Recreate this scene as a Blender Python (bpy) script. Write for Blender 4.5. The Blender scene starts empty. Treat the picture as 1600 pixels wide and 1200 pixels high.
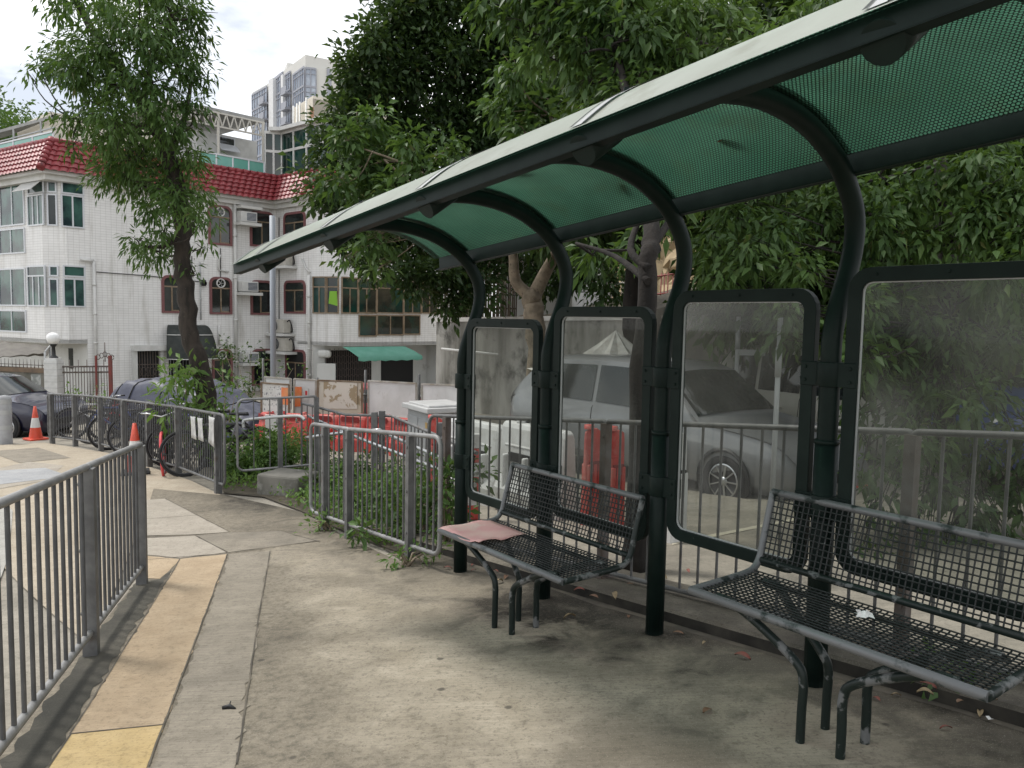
import bpy, bmesh, math, random
import numpy as np
from mathutils import Vector, Matrix
random.seed(7); RNG = np.random.default_rng(11)
SC = bpy.context.scene; COL = SC.collection
PI = math.pi
# ------------------------------------------------------------------ camera
CAMZ = 1.53; FPX = 1230.0
PITCH = math.atan(100/FPX); ROLL = 0.019
cf = Vector((0, math.cos(PITCH), -math.sin(PITCH)))
cr = Vector((1, 0, 0)); cu = Vector((0, math.sin(PITCH), math.cos(PITCH)))
CR = cr*math.cos(ROLL)+cu*math.sin(ROLL); CU = cu*math.cos(ROLL)-cr*math.sin(ROLL)
cam = bpy.data.cameras.new('camera'); camo = bpy.data.objects.new('camera', cam); COL.objects.link(camo)
cam.sensor_width = 36; cam.lens = 36*FPX/1600; cam.clip_end = 2000; cam.clip_start = 0.05
m3 = Matrix((CR, CU, -cf)).transposed()
camo.matrix_world = Matrix.Translation((0, 0, CAMZ)) @ m3.to_4x4()
SC.camera = camo
# ------------------------------------------------------------------ world, sun, exposure
SUN_EL = math.radians(58); SUN_AZ = math.radians(-62)   # from the left, slightly ahead
world = bpy.data.worlds.new('World'); SC.world = world; world.use_nodes = True
nt = world.node_tree; nt.nodes.clear()
def wn(t, **k):
    n = nt.nodes.new(t)
    for a, b in k.items(): setattr(n, a, b)
    return n
sky = wn('ShaderNodeTexSky', sky_type='NISHITA', sun_disc=False)
sky.sun_elevation = SUN_EL; sky.sun_rotation = SUN_AZ
tc = wn('ShaderNodeTexCoord')
mp = wn('ShaderNodeMapping'); mp.inputs['Scale'].default_value = (1, 1, 2.4)
no = wn('ShaderNodeTexNoise'); no.inputs['Scale'].default_value = 2.6; no.inputs['Detail'].default_value = 7; no.inputs['Roughness'].default_value = .55
rp = wn('ShaderNodeValToRGB'); rp.color_ramp.elements[0].position = .42; rp.color_ramp.elements[1].position = .64
rp.color_ramp.elements[0].color = (4.5, 4.75, 5.2, 1); rp.color_ramp.elements[1].color = (12.6, 12.4, 12.0, 1)
mx = wn('ShaderNodeMix', data_type='RGBA'); mx.inputs[0].default_value = .86
bg = wn('ShaderNodeBackground'); bg.inputs[1].default_value = .1
ow = wn('ShaderNodeOutputWorld')
L = nt.links.new
L(tc.outputs['Generated'], mp.inputs[0]); L(mp.outputs[0], no.inputs['Vector']); L(no.outputs['Fac'], rp.inputs[0])
L(sky.outputs[0], mx.inputs[6]); L(rp.outputs[0], mx.inputs[7]); L(mx.outputs[2], bg.inputs[0]); L(bg.outputs[0], ow.inputs[0])
sun = bpy.data.lights.new('sun', 'SUN'); suno = bpy.data.objects.new('sun', sun); COL.objects.link(suno)
sun.energy = 1.5; sun.angle = math.radians(10); sun.color = (1, .96, .9)
sd = Vector((math.sin(SUN_AZ)*math.cos(SUN_EL), math.cos(SUN_AZ)*math.cos(SUN_EL), math.sin(SUN_EL)))
suno.rotation_euler = sd.to_track_quat('Z', 'Y').to_euler(); suno.location = (0, 0, 30)
SC.view_settings.view_transform = 'Standard'; SC.view_settings.look = 'None'
SC.view_settings.exposure = 0.86; SC.view_settings.gamma = 1
SC.cycles.max_bounces = 7; SC.cycles.transparent_max_bounces = 16; SC.cycles.diffuse_bounces = 3
SC.cycles.glossy_bounces = 3; SC.cycles.transmission_bounces = 4
SC.cycles.use_denoising = True
# ------------------------------------------------------------------ photo rays to world points
def ray(px, py): return cf*FPX + CR*(px-800) + CU*(600-py)
EYE = Vector((0, 0, CAMZ))
def at(px, py, Y):
    r = ray(px, py); return EYE + r*(Y/r.y)
def gz(x, y):
    D = max(.067*y-.0612*x, -.9)
    if D > .6: D = .6+.57*(D-.6)
    if D > 1.8: D = 1.8+.2*(1-math.exp(-(D-1.8)/.2))
    return -D
def gp(px, py, dz=0.0):
    r = ray(px, py)/FPX; t = 1.0
    prev = 1.0
    while t < 400:
        p = EYE+r*t
        if p.z < gz(p.x, p.y)+dz: break
        prev = t; t *= 1.01
    lo, hi = prev, t
    for _ in range(40):
        mid = (lo+hi)/2; p = EYE+r*mid
        if p.z < gz(p.x, p.y)+dz: hi = mid
        else: lo = mid
    return EYE+r*hi
def G(x, y, dz=0.0): return Vector((x, y, gz(x, y)+dz))
def plane_hit(px, py, P, n):
    r = ray(px, py); t = (P-EYE).dot(n)/r.dot(n); return EYE+r*t
# ------------------------------------------------------------------ object helpers
def tag(o, label=None, cat=None, group=None, kind=None):
    if label: o['label'] = label
    if cat: o['category'] = cat
    if group: o['group'] = group
    if kind: o['kind'] = kind
    return o
def thing(name, label, cat, loc=(0, 0, 0), rotz=0, group=None):
    o = bpy.data.objects.new(name, None); COL.objects.link(o); o.empty_display_size = .2
    o.location = loc; o.rotation_euler = (0, 0, rotz)
    return tag(o, label, cat, group)
def copy_tree(o, parent=None):
    c = o.copy(); COL.objects.link(c)
    if parent is not None: c.parent = parent
    for ch in [x for x in KIDS.get(o.name, [])]: 
        k = copy_tree(ch, c); KIDS.setdefault(c.name, []).append(k)
    return c
KIDS = {}
class MB:
    def __init__(s, origin=(0, 0, 0)): s.v = []; s.f = []; s.mi = []; s.o = Vector(origin); s.cur = 0; s.sm = []
    def add(s, vs, fs, smooth=False):
        b = len(s.v); s.v += [Vector(v) for v in vs]
        for f in fs: s.f.append([b+i for i in f]); s.mi.append(s.cur); s.sm.append(smooth)
        return s
    def box(s, c, size, M=None):
        c = Vector(c); h = [x/2 for x in size]; vs = []
        for sx in (-1, 1):
            for sy in (-1, 1):
                for sz in (-1, 1):
                    q = Vector((sx*h[0], sy*h[1], sz*h[2]))
                    vs.append(c+(M @ q if M else q))
        return s.add(vs, [(0, 1, 3, 2), (4, 6, 7, 5), (0, 4, 5, 1), (2, 3, 7, 6), (0, 2, 6, 4), (1, 5, 7, 3)])
    def bar(s, p, q, w, h, up=(0, 0, 1)):
        p = Vector(p); q = Vector(q); d = (q-p); l = d.length
        if l < 1e-6: return s
        d /= l; u = Vector(up)
        if abs(d.dot(u)) > .98: u = Vector((0, 1, 0)) if abs(d.y) < .9 else Vector((1, 0, 0))
        a = d.cross(u).normalized(); b = a.cross(d).normalized()
        vs = []
        for e in (p, q):
            for (i, j) in ((-1, -1), (1, -1), (1, 1), (-1, 1)): vs.append(e+a*(i*w/2)+b*(j*h/2))
        return s.add(vs, [(3, 2, 1, 0), (4, 5, 6, 7), (0, 1, 5, 4), (1, 2, 6, 5), (2, 3, 7, 6), (3, 0, 4, 7)])
    def tube(s, pts, r, seg=10, closed=False, cap=True):
        pts = [Vector(p) for p in pts]; n = len(pts)
        rs = r if isinstance(r, (list, tuple)) else [r]*n
        T = []
        for i in range(n):
            if closed: t = pts[(i+1) % n]-pts[i-1]
            else: t = pts[min(i+1, n-1)]-pts[max(i-1, 0)]
            T.append(t.normalized() if t.length > 1e-9 else Vector((0, 0, 1)))
        u = T[0].orthogonal().normalized(); vs = []
        for i in range(n):
            u = (u-T[i]*u.dot(T[i]))
            u = u.normalized() if u.length > 1e-6 else T[i].orthogonal().normalized()
            w = T[i].cross(u)
            for k in range(seg):
                a = 2*PI*k/seg; vs.append(pts[i]+(u*math.cos(a)+w*math.sin(a))*rs[i])
        fs = []
        for i in range(n if closed else n-1):
            j = (i+1) % n
            for k in range(seg):
                k2 = (k+1) % seg; fs.append((i*seg+k, i*seg+k2, j*seg+k2, j*seg+k))
        s.add(vs, fs, True)
        if cap and not closed:
            b = len(s.v)-n*seg
            s.f.append([b+k for k in range(seg)][::-1]); s.mi.append(s.cur); s.sm.append(False)
            s.f.append([b+(n-1)*seg+k for k in range(seg)]); s.mi.append(s.cur); s.sm.append(False)
        return s
    def prism(s, poly, d):
        """poly: planar list of points, extruded by vector d"""
        d = Vector(d); n = len(poly); vs = [Vector(p) for p in poly]+[Vector(p)+d for p in poly]
        fs = [list(range(n))[::-1], list(range(n, 2*n))]+[(i, (i+1) % n, n+(i+1) % n, n+i) for i in range(n)]
        return s.add(vs, fs)
    def ring(s, outer, inner, d):
        d = Vector(d); n = len(outer)
        vs = [Vector(p) for p in outer]+[Vector(p) for p in inner]+[Vector(p)+d for p in outer]+[Vector(p)+d for p in inner]
        fs = []
        for i in range(n):
            j = (i+1) % n
            fs += [(i, n+i, n+j, j), (2*n+i, 2*n+j, 3*n+j, 3*n+i), (i, j, 2*n+j, 2*n+i), (n+i, 3*n+i, 3*n+j, n+j)]
        return s.add(vs, fs)
    def lathe(s, prof, c, seg=20, M=None):
        c = Vector(c); vs = []
        for (r, z) in prof:
            for k in range(seg):
                a = 2*PI*k/seg; q = Vector((r*math.cos(a), r*math.sin(a), z)); vs.append(c+(M @ q if M else q))
        fs = [(i*seg+k, i*seg+(k+1) % seg, (i+1)*seg+(k+1) % seg, (i+1)*seg+k) for i in range(len(prof)-1) for k in range(seg)]
        s.add(vs, fs, True)
        return s
    def grid(s, P, smooth=True):
        """P: list of rows of points"""
        r = len(P); c = len(P[0]); vs = [p for row in P for p in row]
        return s.add(vs, [(i*c+j, i*c+j+1, (i+1)*c+j+1, (i+1)*c+j) for i in range(r-1) for j in range(c-1)], smooth)
    def build(s, name, mats, parent=None, bevel=0):
        me = bpy.data.meshes.new(name)
        me.from_pydata([tuple(v-s.o) for v in s.v], [], s.f)
        for m in (mats if isinstance(mats, (list, tuple)) else [mats]): me.materials.append(m)
        me.polygons.foreach_set('material_index', s.mi); me.polygons.foreach_set('use_smooth', s.sm)
        me.update()
        bm = bmesh.new(); bm.from_mesh(me); bmesh.ops.recalc_face_normals(bm, faces=bm.faces); bm.to_mesh(me); bm.free()
        o = bpy.data.objects.new(name, me); COL.objects.link(o)
        if parent is not None: o.parent = parent; KIDS.setdefault(parent.name, []).append(o)
        if bevel:
            b = o.modifiers.new('bevel', 'BEVEL'); b.width = bevel; b.segments = 2; b.limit_method = 'ANGLE'; b.angle_limit = .7
        return o
def solo(mb, name, mats, label, cat, group=None, loc=None, bevel=0):
    """one-mesh thing: object origin at loc"""
    if loc is not None: mb.o = Vector(loc)
    o = mb.build(name, mats, bevel=bevel)
    o.location = mb.o
    return tag(o, label, cat, group)
def catmull(pts, n=6):
    P = [Vector(p) for p in pts]; out = []
    for i in range(len(P)-1):
        a = P[max(i-1, 0)]; b = P[i]; c = P[i+1]; d = P[min(i+2, len(P)-1)]
        for k in range(n):
            t = k/n
            out.append(.5*((2*b)+(c-a)*t+(2*a-5*b+4*c-d)*t*t+(3*b-a-3*c+d)*t**3))
    out.append(P[-1]); return out
def rrect(x0, x1, z0, z1, r, seg=5, only_top=False):
    pts = []
    for (cx, cz, a0) in ((x1-r, z1-r, 0), (x0+r, z1-r, 90), (x0+r, z0+r, 180), (x1-r, z0+r, 270)):
        if only_top and a0 >= 180:
            pts.append((x0 if a0 == 180 else x1, z0))
            for k in range(seg): pts.append((x0+(k+1)*(x1-x0)/(seg+1)*.999, z0)) if a0 == 180 else None
            continue
        for k in range(seg+1):
            a = math.radians(a0+90*k/seg); pts.append((cx+r*math.cos(a), cz+r*math.sin(a)))
    return pts
# ------------------------------------------------------------------ materials
MATS = {}
def srgb(r, g, b):
    f = lambda c: (c/255/12.92) if c/255 < .04045 else ((c/255+.055)/1.055)**2.4
    return (f(r), f(g), f(b), 1)
class NT:
    def __init__(s, name):
        s.m = bpy.data.materials.new(name); s.m.use_nodes = True; s.t = s.m.node_tree; s.t.nodes.clear()
        s.out = s.n('ShaderNodeOutputMaterial')
    def n(s, t, ins=None, **k):
        x = s.t.nodes.new(t)
        for a, b in k.items(): setattr(x, a, b)
        if ins:
            for a, b in ins.items(): s.set(x.inputs[a], b)
        return x
    def set(s, sock, v):
        if isinstance(v, bpy.types.NodeSocket): s.t.links.new(v, sock)
        else: sock.default_value = v
    def pos(s): return s.n('ShaderNodeNewGeometry').outputs['Position']
    def obj(s): return s.n('ShaderNodeTexCoord').outputs['Object']
    def uv(s): return s.n('ShaderNodeTexCoord').outputs['UV']
    def map(s, v, scale=(1, 1, 1), rot=(0, 0, 0), loc=(0, 0, 0)):
        return s.n('ShaderNodeMapping', {0: v, 1: loc, 2: rot, 3: scale}).outputs[0]
    def noise(s, v, scale, detail=5, rough=.55, dist=0):
        return s.n('ShaderNodeTexNoise', {'Vector': v, 'Scale': scale, 'Detail': detail, 'Roughness': rough, 'Distortion': dist}).outputs['Fac']
    def ramp(s, f, stops):
        r = s.n('ShaderNodeValToRGB', {0: f}); e = r.color_ramp.elements
        while len(e) < len(stops): e.new(.5)
        for i, (p, c) in enumerate(stops):
            e[i].position = p; e[i].color = c if len(c) == 4 else (*c, 1)
        return r.outputs[0]
    def step(s, f, a, b): 
        return s.n('ShaderNodeMapRange', {0: f, 1: a, 2: b}).outputs[0]
    def mix(s, f, a, b, mode='MIX'):
        x = s.n('ShaderNodeMix', data_type='RGBA', blend_type=mode)
        s.set(x.inputs[0], f); s.set(x.inputs[6], a); s.set(x.inputs[7], b); return x.outputs[2]
    def math(s, op, a, b=0.0):
        x = s.n('ShaderNodeMath', operation=op); s.set(x.inputs[0], a); s.set(x.inputs[1], b); return x.outputs[0]
    def bump(s, h, strength=.3, dist=.01):
        return s.n('ShaderNodeBump', {'Height': h, 'Strength': strength, 'Distance': dist}).outputs[0]
    def bsdf(s, color, rough=.6, metal=0, normal=None, spec=.5, **kw):
        x = s.n('ShaderNodeBsdfPrincipled', {'Base Color': color, 'Roughness': rough, 'Metallic': metal, 'Specular IOR Level': spec})
        if normal: s.set(x.inputs['Normal'], normal)
        for k, v in kw.items(): s.set(x.inputs[k], v)
        return x.outputs[0]
    def done(s, sh): s.t.links.new(sh, s.out.inputs[0]); return s.m
def c4(c): return c if len(c) == 4 else (*c, 1)
def mat(name, c, rough=.6, metal=0, c2=None, scale=6, lo=.4, hi=.65, bump=0, bscale=40, spec=.5, c3=None, scale3=2, lo3=.55, hi3=.7, stretch=(1, 1, 1)):
    if name in MATS: return MATS[name]
    N = NT(name); col = c4(c); o = N.obj()
    if c2: col = N.mix(N.step(N.noise(N.map(o, stretch), scale, 6), lo, hi), c4(c), c4(c2))
    if c3: col = N.mix(N.step(N.noise(N.map(o, loc=(3, 7, 1)), scale3, 7, .65), lo3, hi3), col, c4(c3))
    nm = N.bump(N.noise(o, bscale, 4), bump, .01) if bump else None
    MATS[name] = N.done(N.bsdf(col, rough, metal, nm, spec)); return MATS[name]
GREEN = mat('dark_green_paint', (.005, .0115, .0098), .46, c2=(.008, .016, .0135), scale=9, spec=.14, c3=(.10, .115, .10), scale3=38, lo3=.72, hi3=.76)
WORN = None
def worn_paint():
    N = NT('worn_green_paint'); o = N.obj()
    n1 = N.noise(o, 14, 7, .6); n2 = N.noise(N.map(o, (1, 1, .3)), 5, 4)
    f = N.step(N.math('ADD', n1, N.math('MULTIPLY', n2, .5)), .80, .86)
    col = N.mix(f, (.010, .017, .015, 1), (.13, .135, .135, 1))
    return N.done(N.bsdf(col, N.n('ShaderNodeMapRange', {0: f, 1: 0., 2: 1., 3: .4, 4: .55}).outputs[0], 0, N.bump(f, -.3, .002), .3))
def bare_paint():
    N = NT('scuffed_steel_rail'); o = N.obj()
    f = N.step(N.noise(o, 11, 7, .6), .54, .64)
    col = N.mix(f, (.15, .155, .16, 1), (.02, .03, .028, 1))
    return N.done(N.bsdf(col, .5, .3))
MESHP = mat('mesh_paint', (.013, .016, .016), .45, c2=(.026, .028, .028), scale=20, spec=.3, c3=(.11, .115, .115), scale3=16, lo3=.64, hi3=.72)
WORN = worn_paint(); BARE = bare_paint()
GALV = mat('galvanised_steel', (.21, .21, .208), .55, .3, c2=(.30, .30, .295), scale=7, c3=(.12, .12, .12), scale3=4, lo3=.58, hi3=.72)
GALV_D = mat('weathered_steel', (.11, .11, .11), .6, .25, c2=(.17, .17, .168), scale=8, c3=(.10, .085, .07), scale3=5, lo3=.6, hi3=.72)
GALV_S = mat('shaded_steel_bars', (.075, .077, .08), .6, .2, c2=(.11, .111, .113), scale=7, c3=(.15, .15, .148), scale3=9, lo3=.64, hi3=.72)  # bars kept darker than the sky-lit rails, shade put into the colour
RUST = mat('rusty_steel', (.10, .075, .06), .7, .2, c2=(.14, .125, .12), scale=10)
WHITE_P = mat('white_paint', (.62, .62, .60), .45, c2=(.52, .52, .50), scale=3)
BLACKP = mat('black_plastic', (.012, .012, .013), .5)
RUBBER = mat('black_rubber', (.02, .02, .021), .85)
CHROME = mat('bright_steel', (.55, .56, .57), .3, .9)
DULLST = mat('dull_steel', (.10, .10, .105), .45, .5)
RED_PL = mat('red_plastic', (.58, .075, .06), .5, c2=(.40, .05, .045), scale=3, c3=(.50, .24, .20), scale3=4, lo3=.52, hi3=.72)
WHITE_PL = mat('white_plastic', (.62, .62, .61), .5, c2=(.50, .49, .47), scale=4, c3=(.36, .34, .31), scale3=6, lo3=.6, hi3=.75)
ORANGE = mat('orange_cone_plastic', (.62, .075, .035), .5, c2=(.5, .07, .04), scale=6)
WOOD_D = mat('stained_wood', (.16, .11, .07), .7, c2=(.10, .07, .05), scale=4, stretch=(1, 1, .2))
def tile_wall(name, base, dirt, sx=.2, sz=.1):
    N = NT(name); p = N.uv()
    br = N.n('ShaderNodeTexBrick', {'Vector': p, 'Color1': c4(base), 'Color2': c4([x*.94 for x in base]), 'Mortar': (.50, .49, .47, 1), 'Scale': 1.0,
             'Mortar Size': .005, 'Mortar Smooth': .2, 'Brick Width': sx, 'Row Height': sz}, offset=0.0)
    st = N.noise(N.map(p, (1.6, .16, 1)), 1.5, 7, .62)
    bl = N.noise(N.map(p, (.35, .35, 1)), 1.3, 6, .6)
    f = N.math('MULTIPLY', N.step(st, .53, .74), .7)
    col = N.mix(f, br.outputs[0], c4(dirt))
    col = N.mix(N.math('MULTIPLY', N.step(bl, .5, .75), .35), col, (.42, .41, .39, 1))
    return N.done(N.bsdf(col, .45, 0, None, .4))
TILE = tile_wall('white_wall_tiles', (.80, .795, .78), (.34, .32, .27))
PLASTER = mat('stained_white_plaster', (.62, .62, .60), .8, c2=(.52, .52, .49), scale=1.2, c3=(.28, .27, .23), scale3=1.6, lo3=.58, hi3=.8, stretch=(1, 1, .3))
CREAM = mat('cream_render', (.66, .61, .52), .8, c2=(.60, .56, .48), scale=1)
ROOF_RED = mat('glazed_red_tile', (.25, .042, .048), .45, c2=(.18, .03, .034), scale=3, c3=(.08, .025, .025), scale3=2.3, lo3=.58, hi3=.75, spec=.35)
RED_TRIM = mat('red_mosaic_trim', (.15, .05, .052), .6, c2=(.22, .10, .10), scale=60, lo=.45, hi=.55)
GLASS_D = mat('dark_window_glass', (.012, .016, .016), .06, spec=.6, c2=(.03, .038, .035), scale=1.1)
GLASS_G = mat('green_tinted_glass', (.055, .125, .105), .06, spec=.6, c2=(.02, .035, .04), scale=1.3, lo=.40, hi=.60)
GLASS_B = mat('hazed_blue_glass', (.20, .24, .31), .08, spec=.9, c2=(.40, .45, .52), scale=.4)  # lightened for the far tower, distance haze put into the colour
BALU = mat('pale_green_glass', (.13, .38, .31), .12, c2=(.20, .44, .37), scale=1)
BRONZE = mat('bronze_aluminium', (.20, .145, .09), .5, .2, c2=(.28, .22, .16), scale=4)
ALU = mat('white_aluminium', (.62, .64, .67), .4, .1)
DARK = mat('dark_interior', (.012, .012, .012), .8)
AWN_K = mat('black_canvas', (.02, .026, .024), .7, c2=(.035, .04, .036), scale=4)
AWN_G = mat('green_canvas', (.09, .27, .20), .7, c2=(.12, .31, .24), scale=2)
AWN_B = mat('brown_tarpaulin', (.14, .13, .11), .7, c2=(.10, .09, .08), scale=3)
MOSS = mat('mossy_concrete', (.20, .19, .165), .9, c2=(.08, .08, .065), scale=1.6, lo=.42, hi=.62, c3=(.34, .33, .30), scale3=2.2, lo3=.55, hi3=.7, bump=.4, bscale=12, stretch=(1, 1, .35))
GREYM = mat('grey_painted_metal', (.38, .39, .39), .5, c2=(.32, .33, .33), scale=2)
TARP = mat('navy_tarpaulin', (.05, .055, .085), .5, c2=(.035, .038, .06), scale=5, c3=(.11, .115, .15), scale3=3, lo3=.6, hi3=.75, bump=.5, bscale=9)
BARK_D = mat('dark_bark', (.020, .016, .013), .95, c2=(.008, .007, .006), scale=14, bump=.9, bscale=30, stretch=(1, 1, .3), c3=(.06, .055, .045), scale3=18, lo3=.64, hi3=.72)
BARK_T = mat('brown_bark', (.042, .033, .026), .95, c2=(.018, .015, .012), scale=14, bump=.9, bscale=30, stretch=(1, 1, .3), c3=(.09, .08, .065), scale3=18, lo3=.62, hi3=.7)
BARK_L = mat('pale_bark', (.26, .21, .15), .9, c2=(.15, .12, .085), scale=7, bump=.6, bscale=25, c3=(.07, .05, .04), scale3=9, lo3=.6, hi3=.68)
SOIL = mat('leafy_soil', (.05, .042, .028), .95, c2=(.09, .075, .05), scale=9, bump=.6, bscale=20)
def leafmat(name, a, b, c, tr=.30, rough=.5):
    N = NT(name); r = N.n('ShaderNodeNewGeometry').outputs['Random Per Island']
    col = N.ramp(r, [(0, a), (.5, b), (.9, b), (.985, c), (1, (.17, .12, .05))])
    nz = N.noise(N.pos(), 1.1, 4, .6)
    col = N.mix(N.step(nz, .36, .66), N.mix(.55, col, c4(a)), N.mix(.35, col, c4(c)))
    d = N.bsdf(col, rough, 0, None, .28)
    t = N.n('ShaderNodeBsdfTranslucent', {'Color': N.mix(.5, col, (.16, .26, .03, 1))}).outputs[0]
    x = N.n('ShaderNodeMixShader', {0: tr}); N.set(x.inputs[1], d); N.set(x.inputs[2], t)
    return N.done(x.outputs[0])
LEAF1 = leafmat('slender_tree_leaf', (.026, .064, .016), (.068, .140, .034), (.13, .20, .055))
LEAF2 = leafmat('dark_fig_leaf', (.014, .032, .011), (.036, .072, .022), (.07, .12, .035), .25)
LEAF3 = leafmat('broad_leaf', (.026, .062, .016), (.066, .135, .034), (.13, .21, .06), .3)
LEAF4 = leafmat('shelter_tree_leaf', (.018, .046, .013), (.058, .118, .030), (.14, .22, .058), .32)
LEAF5 = leafmat('weed_leaf', (.07, .15, .035), (.14, .25, .06), (.2, .28, .09), .4)
FALLEN = leafmat('dry_leaf', (.16, .08, .05), (.22, .15, .09), (.20, .05, .05), .1)
def carpaint(name, c): 
    N = NT(name)
    return N.done(N.bsdf(c4(c), .35, .15, None, .5, **{'Coat Weight': .8, 'Coat Roughness': .05}))
SILVER = carpaint('silver_car_paint', (.20, .205, .21)); WHITEC = carpaint('white_car_paint', (.62, .62, .61)); NAVY = carpaint('navy_car_paint', (.012, .013, .035)); BLUEC = carpaint('blue_car_paint', (.02, .045, .18))
LAMP = mat('lamp_lens', (.6, .6, .58), .1, spec=.8)
# --- concrete paving
def concrete(name, a, b, stain, ang, stain_amt=.5, streak=.35, lo=.5, hi=.7, spk=.5):
    N = NT(name); p = N.pos()
    s = N.noise(N.map(p, (1.3, 44, 1), (0, 0, ang)), 2.0, 7, .75)          # broom strokes
    big = N.noise(p, .9, 7, .62); med = N.noise(p, 4.5, 7, .65, .4); fine = N.noise(p, 60, 3, .7); grit = N.noise(p, 170, 2, .6)
    col = N.mix(N.step(med, .35, .65), c4(a), c4(b))
    col = N.mix(N.math('MULTIPLY', N.step(s, .40, .68), streak), col, c4([x*.5 for x in a[:3]]))
    col = N.mix(N.math('MULTIPLY', N.step(big, lo, hi), stain_amt), col, c4(stain))
    fine2 = N.noise(N.map(p, (1, 1, 1), (0, 0, ang)), 24, 5, .75)
    col = N.mix(N.math('MULTIPLY', N.step(fine2, .52, .66), spk*.8), col, c4([x*.42 for x in a[:3]]))
    col = N.mix(N.math('MULTIPLY', N.step(fine, .56, .68), spk), col, c4([x*.40 for x in a[:3]]))
    col = N.mix(N.math('MULTIPLY', N.step(grit, .60, .75), spk*.6), col, c4([min(x*1.6, .7) for x in b[:3]]))
    h = N.math('ADD', N.math('MULTIPLY', s, .6), N.math('MULTIPLY', fine, .5))
    return N.done(N.bsdf(col, .85, 0, N.bump(h, .45, .006), .3))
# ------------------------------------------------------------------ shelter frame (t along the shelter going away, s to the back)
SO = Vector((.84, 4.37)); SD = Vector((-.6068, .7949)); SN = Vector((.7949, .6068))
SZ0 = gz(SO.x, SO.y); SLOPE = .083
def SH(t, s, z): 
    q = SO+SD*t+SN*s
    return Vector((q.x, q.y, SZ0-SLOPE*t+z))
SANG = math.atan2(SD.y, SD.x)
def SG(t, s, dz=0): q = SO+SD*t+SN*s; return G(q.x, q.y, dz)
BROOM = math.radians(-12)
def pave_mat():
    N = NT('shelter_concrete'); p = N.pos()
    s = N.noise(N.map(p, (1.2, 46, 1), (0, 0, math.radians(-20))), 2.0, 8, .75); f2 = N.noise(p, 22, 6, .75)
    med = N.noise(p, 3.2, 8, .66, .5); fine = N.noise(p, 55, 3, .7); grit = N.noise(p, 190, 2, .6); big = N.noise(N.map(p, loc=(4.2, 1.3, 0)), .75, 7, .6)
    col = N.mix(N.step(med, .35, .68), (.305, .265, .20, 1), (.43, .38, .30, 1))
    col = N.mix(N.math('MULTIPLY', N.step(s, .42, .70), .45), col, (.17, .145, .11, 1))
    # grime that has settled along the post line and in low spots
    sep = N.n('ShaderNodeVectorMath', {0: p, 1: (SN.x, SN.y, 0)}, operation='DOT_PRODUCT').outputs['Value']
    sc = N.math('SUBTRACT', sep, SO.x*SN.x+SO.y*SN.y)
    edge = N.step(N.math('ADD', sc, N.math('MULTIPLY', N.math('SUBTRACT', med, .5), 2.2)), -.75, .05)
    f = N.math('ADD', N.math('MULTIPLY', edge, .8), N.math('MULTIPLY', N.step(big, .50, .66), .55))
    # rougher, darker concrete on the side towards the road
    qa = gp(470, 900); qb = gp(610, 1200); dd = (qb-qa).xy.normalized(); nn_ = Vector((dd.y, -dd.x)); nn_ = nn_ if nn_.x > 0 else -nn_
    lc = N.math('SUBTRACT', N.n('ShaderNodeVectorMath', {0: p, 1: (nn_.x, nn_.y, 0)}, operation='DOT_PRODUCT').outputs['Value'], nn_.dot(qa.xy))
    lm = N.step(N.math('ADD', lc, N.math('MULTIPLY', N.math('SUBTRACT', N.noise(p, 1.6, 7, .65), .5), 1.5)), .30, -.22)
    col = N.mix(N.math('MULTIPLY', lm, .72), col, N.mix(N.step(f2, .40, .62), (.19, .165, .125, 1), (.085, .075, .058, 1)))
    # concrete patched and scrubbed pale around the feet of the two benches
    for (t_, s_) in ((.60, -.55), (-1.27, -.48)):
        c_ = SO+SD*t_+SN*s_; v_ = N.n('ShaderNodeVectorMath', {0: p, 1: (c_.x, c_.y, 0)}, operation='SUBTRACT').outputs[0]
        v_ = N.n('ShaderNodeVectorMath', {0: v_, 1: (1, 1, 0)}, operation='MULTIPLY').outputs[0]
        d_ = N.n('ShaderNodeVectorMath', {0: v_}, operation='LENGTH').outputs['Value']
        d_ = N.math('ADD', d_, N.math('MULTIPLY', N.math('SUBTRACT', med, .5), 1.1)); f = N.math('MULTIPLY', f, N.step(d_, .16, .36))
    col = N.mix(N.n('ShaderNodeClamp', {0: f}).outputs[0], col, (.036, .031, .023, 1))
    col = N.mix(N.math('MULTIPLY', N.step(N.noise(p, 9, 6, .7), .60, .72), .5), col, (.09, .08, .065, 1))
    col = N.mix(N.math('MULTIPLY', N.step(f2, .52, .64), .38), col, (.09, .08, .06, 1))
    col = N.mix(N.math('MULTIPLY', N.step(fine, .54, .68), .6), col, (.11, .095, .07, 1))
    col = N.mix(N.math('MULTIPLY', N.step(grit, .60, .74), .4), col, (.52, .48, .40, 1))
    vo = N.n('ShaderNodeTexVoronoi', {'Vector': p, 'Scale': 2.6}).outputs['Distance']
    col = N.mix(N.math('MULTIPLY', N.math('SUBTRACT', 1.0, N.step(N.math('ADD', vo, N.math('MULTIPLY', N.math('SUBTRACT', f2, .5), .10)), .035, .06)), .75), col, (.05, .045, .038, 1))
    h = N.math('ADD', N.math('MULTIPLY', s, .6), N.math('MULTIPLY', fine, .5))
    return N.done(N.bsdf(col, .85, 0, N.bump(h, .6, .008), .3))
PAVE = pave_mat()
ROAD = concrete('road_concrete', (.25, .23, .19), (.33, .30, .25), (.10, .09, .075), .4, .5, .25)
TAN = concrete('tan_paving', (.36, .275, .18), (.44, .345, .235), (.27, .21, .14), BROOM, .35, .3)
YEL = concrete('yellow_paving', (.47, .345, .165), (.53, .40, .21), (.34, .26, .13), BROOM, .3, .25)
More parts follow.
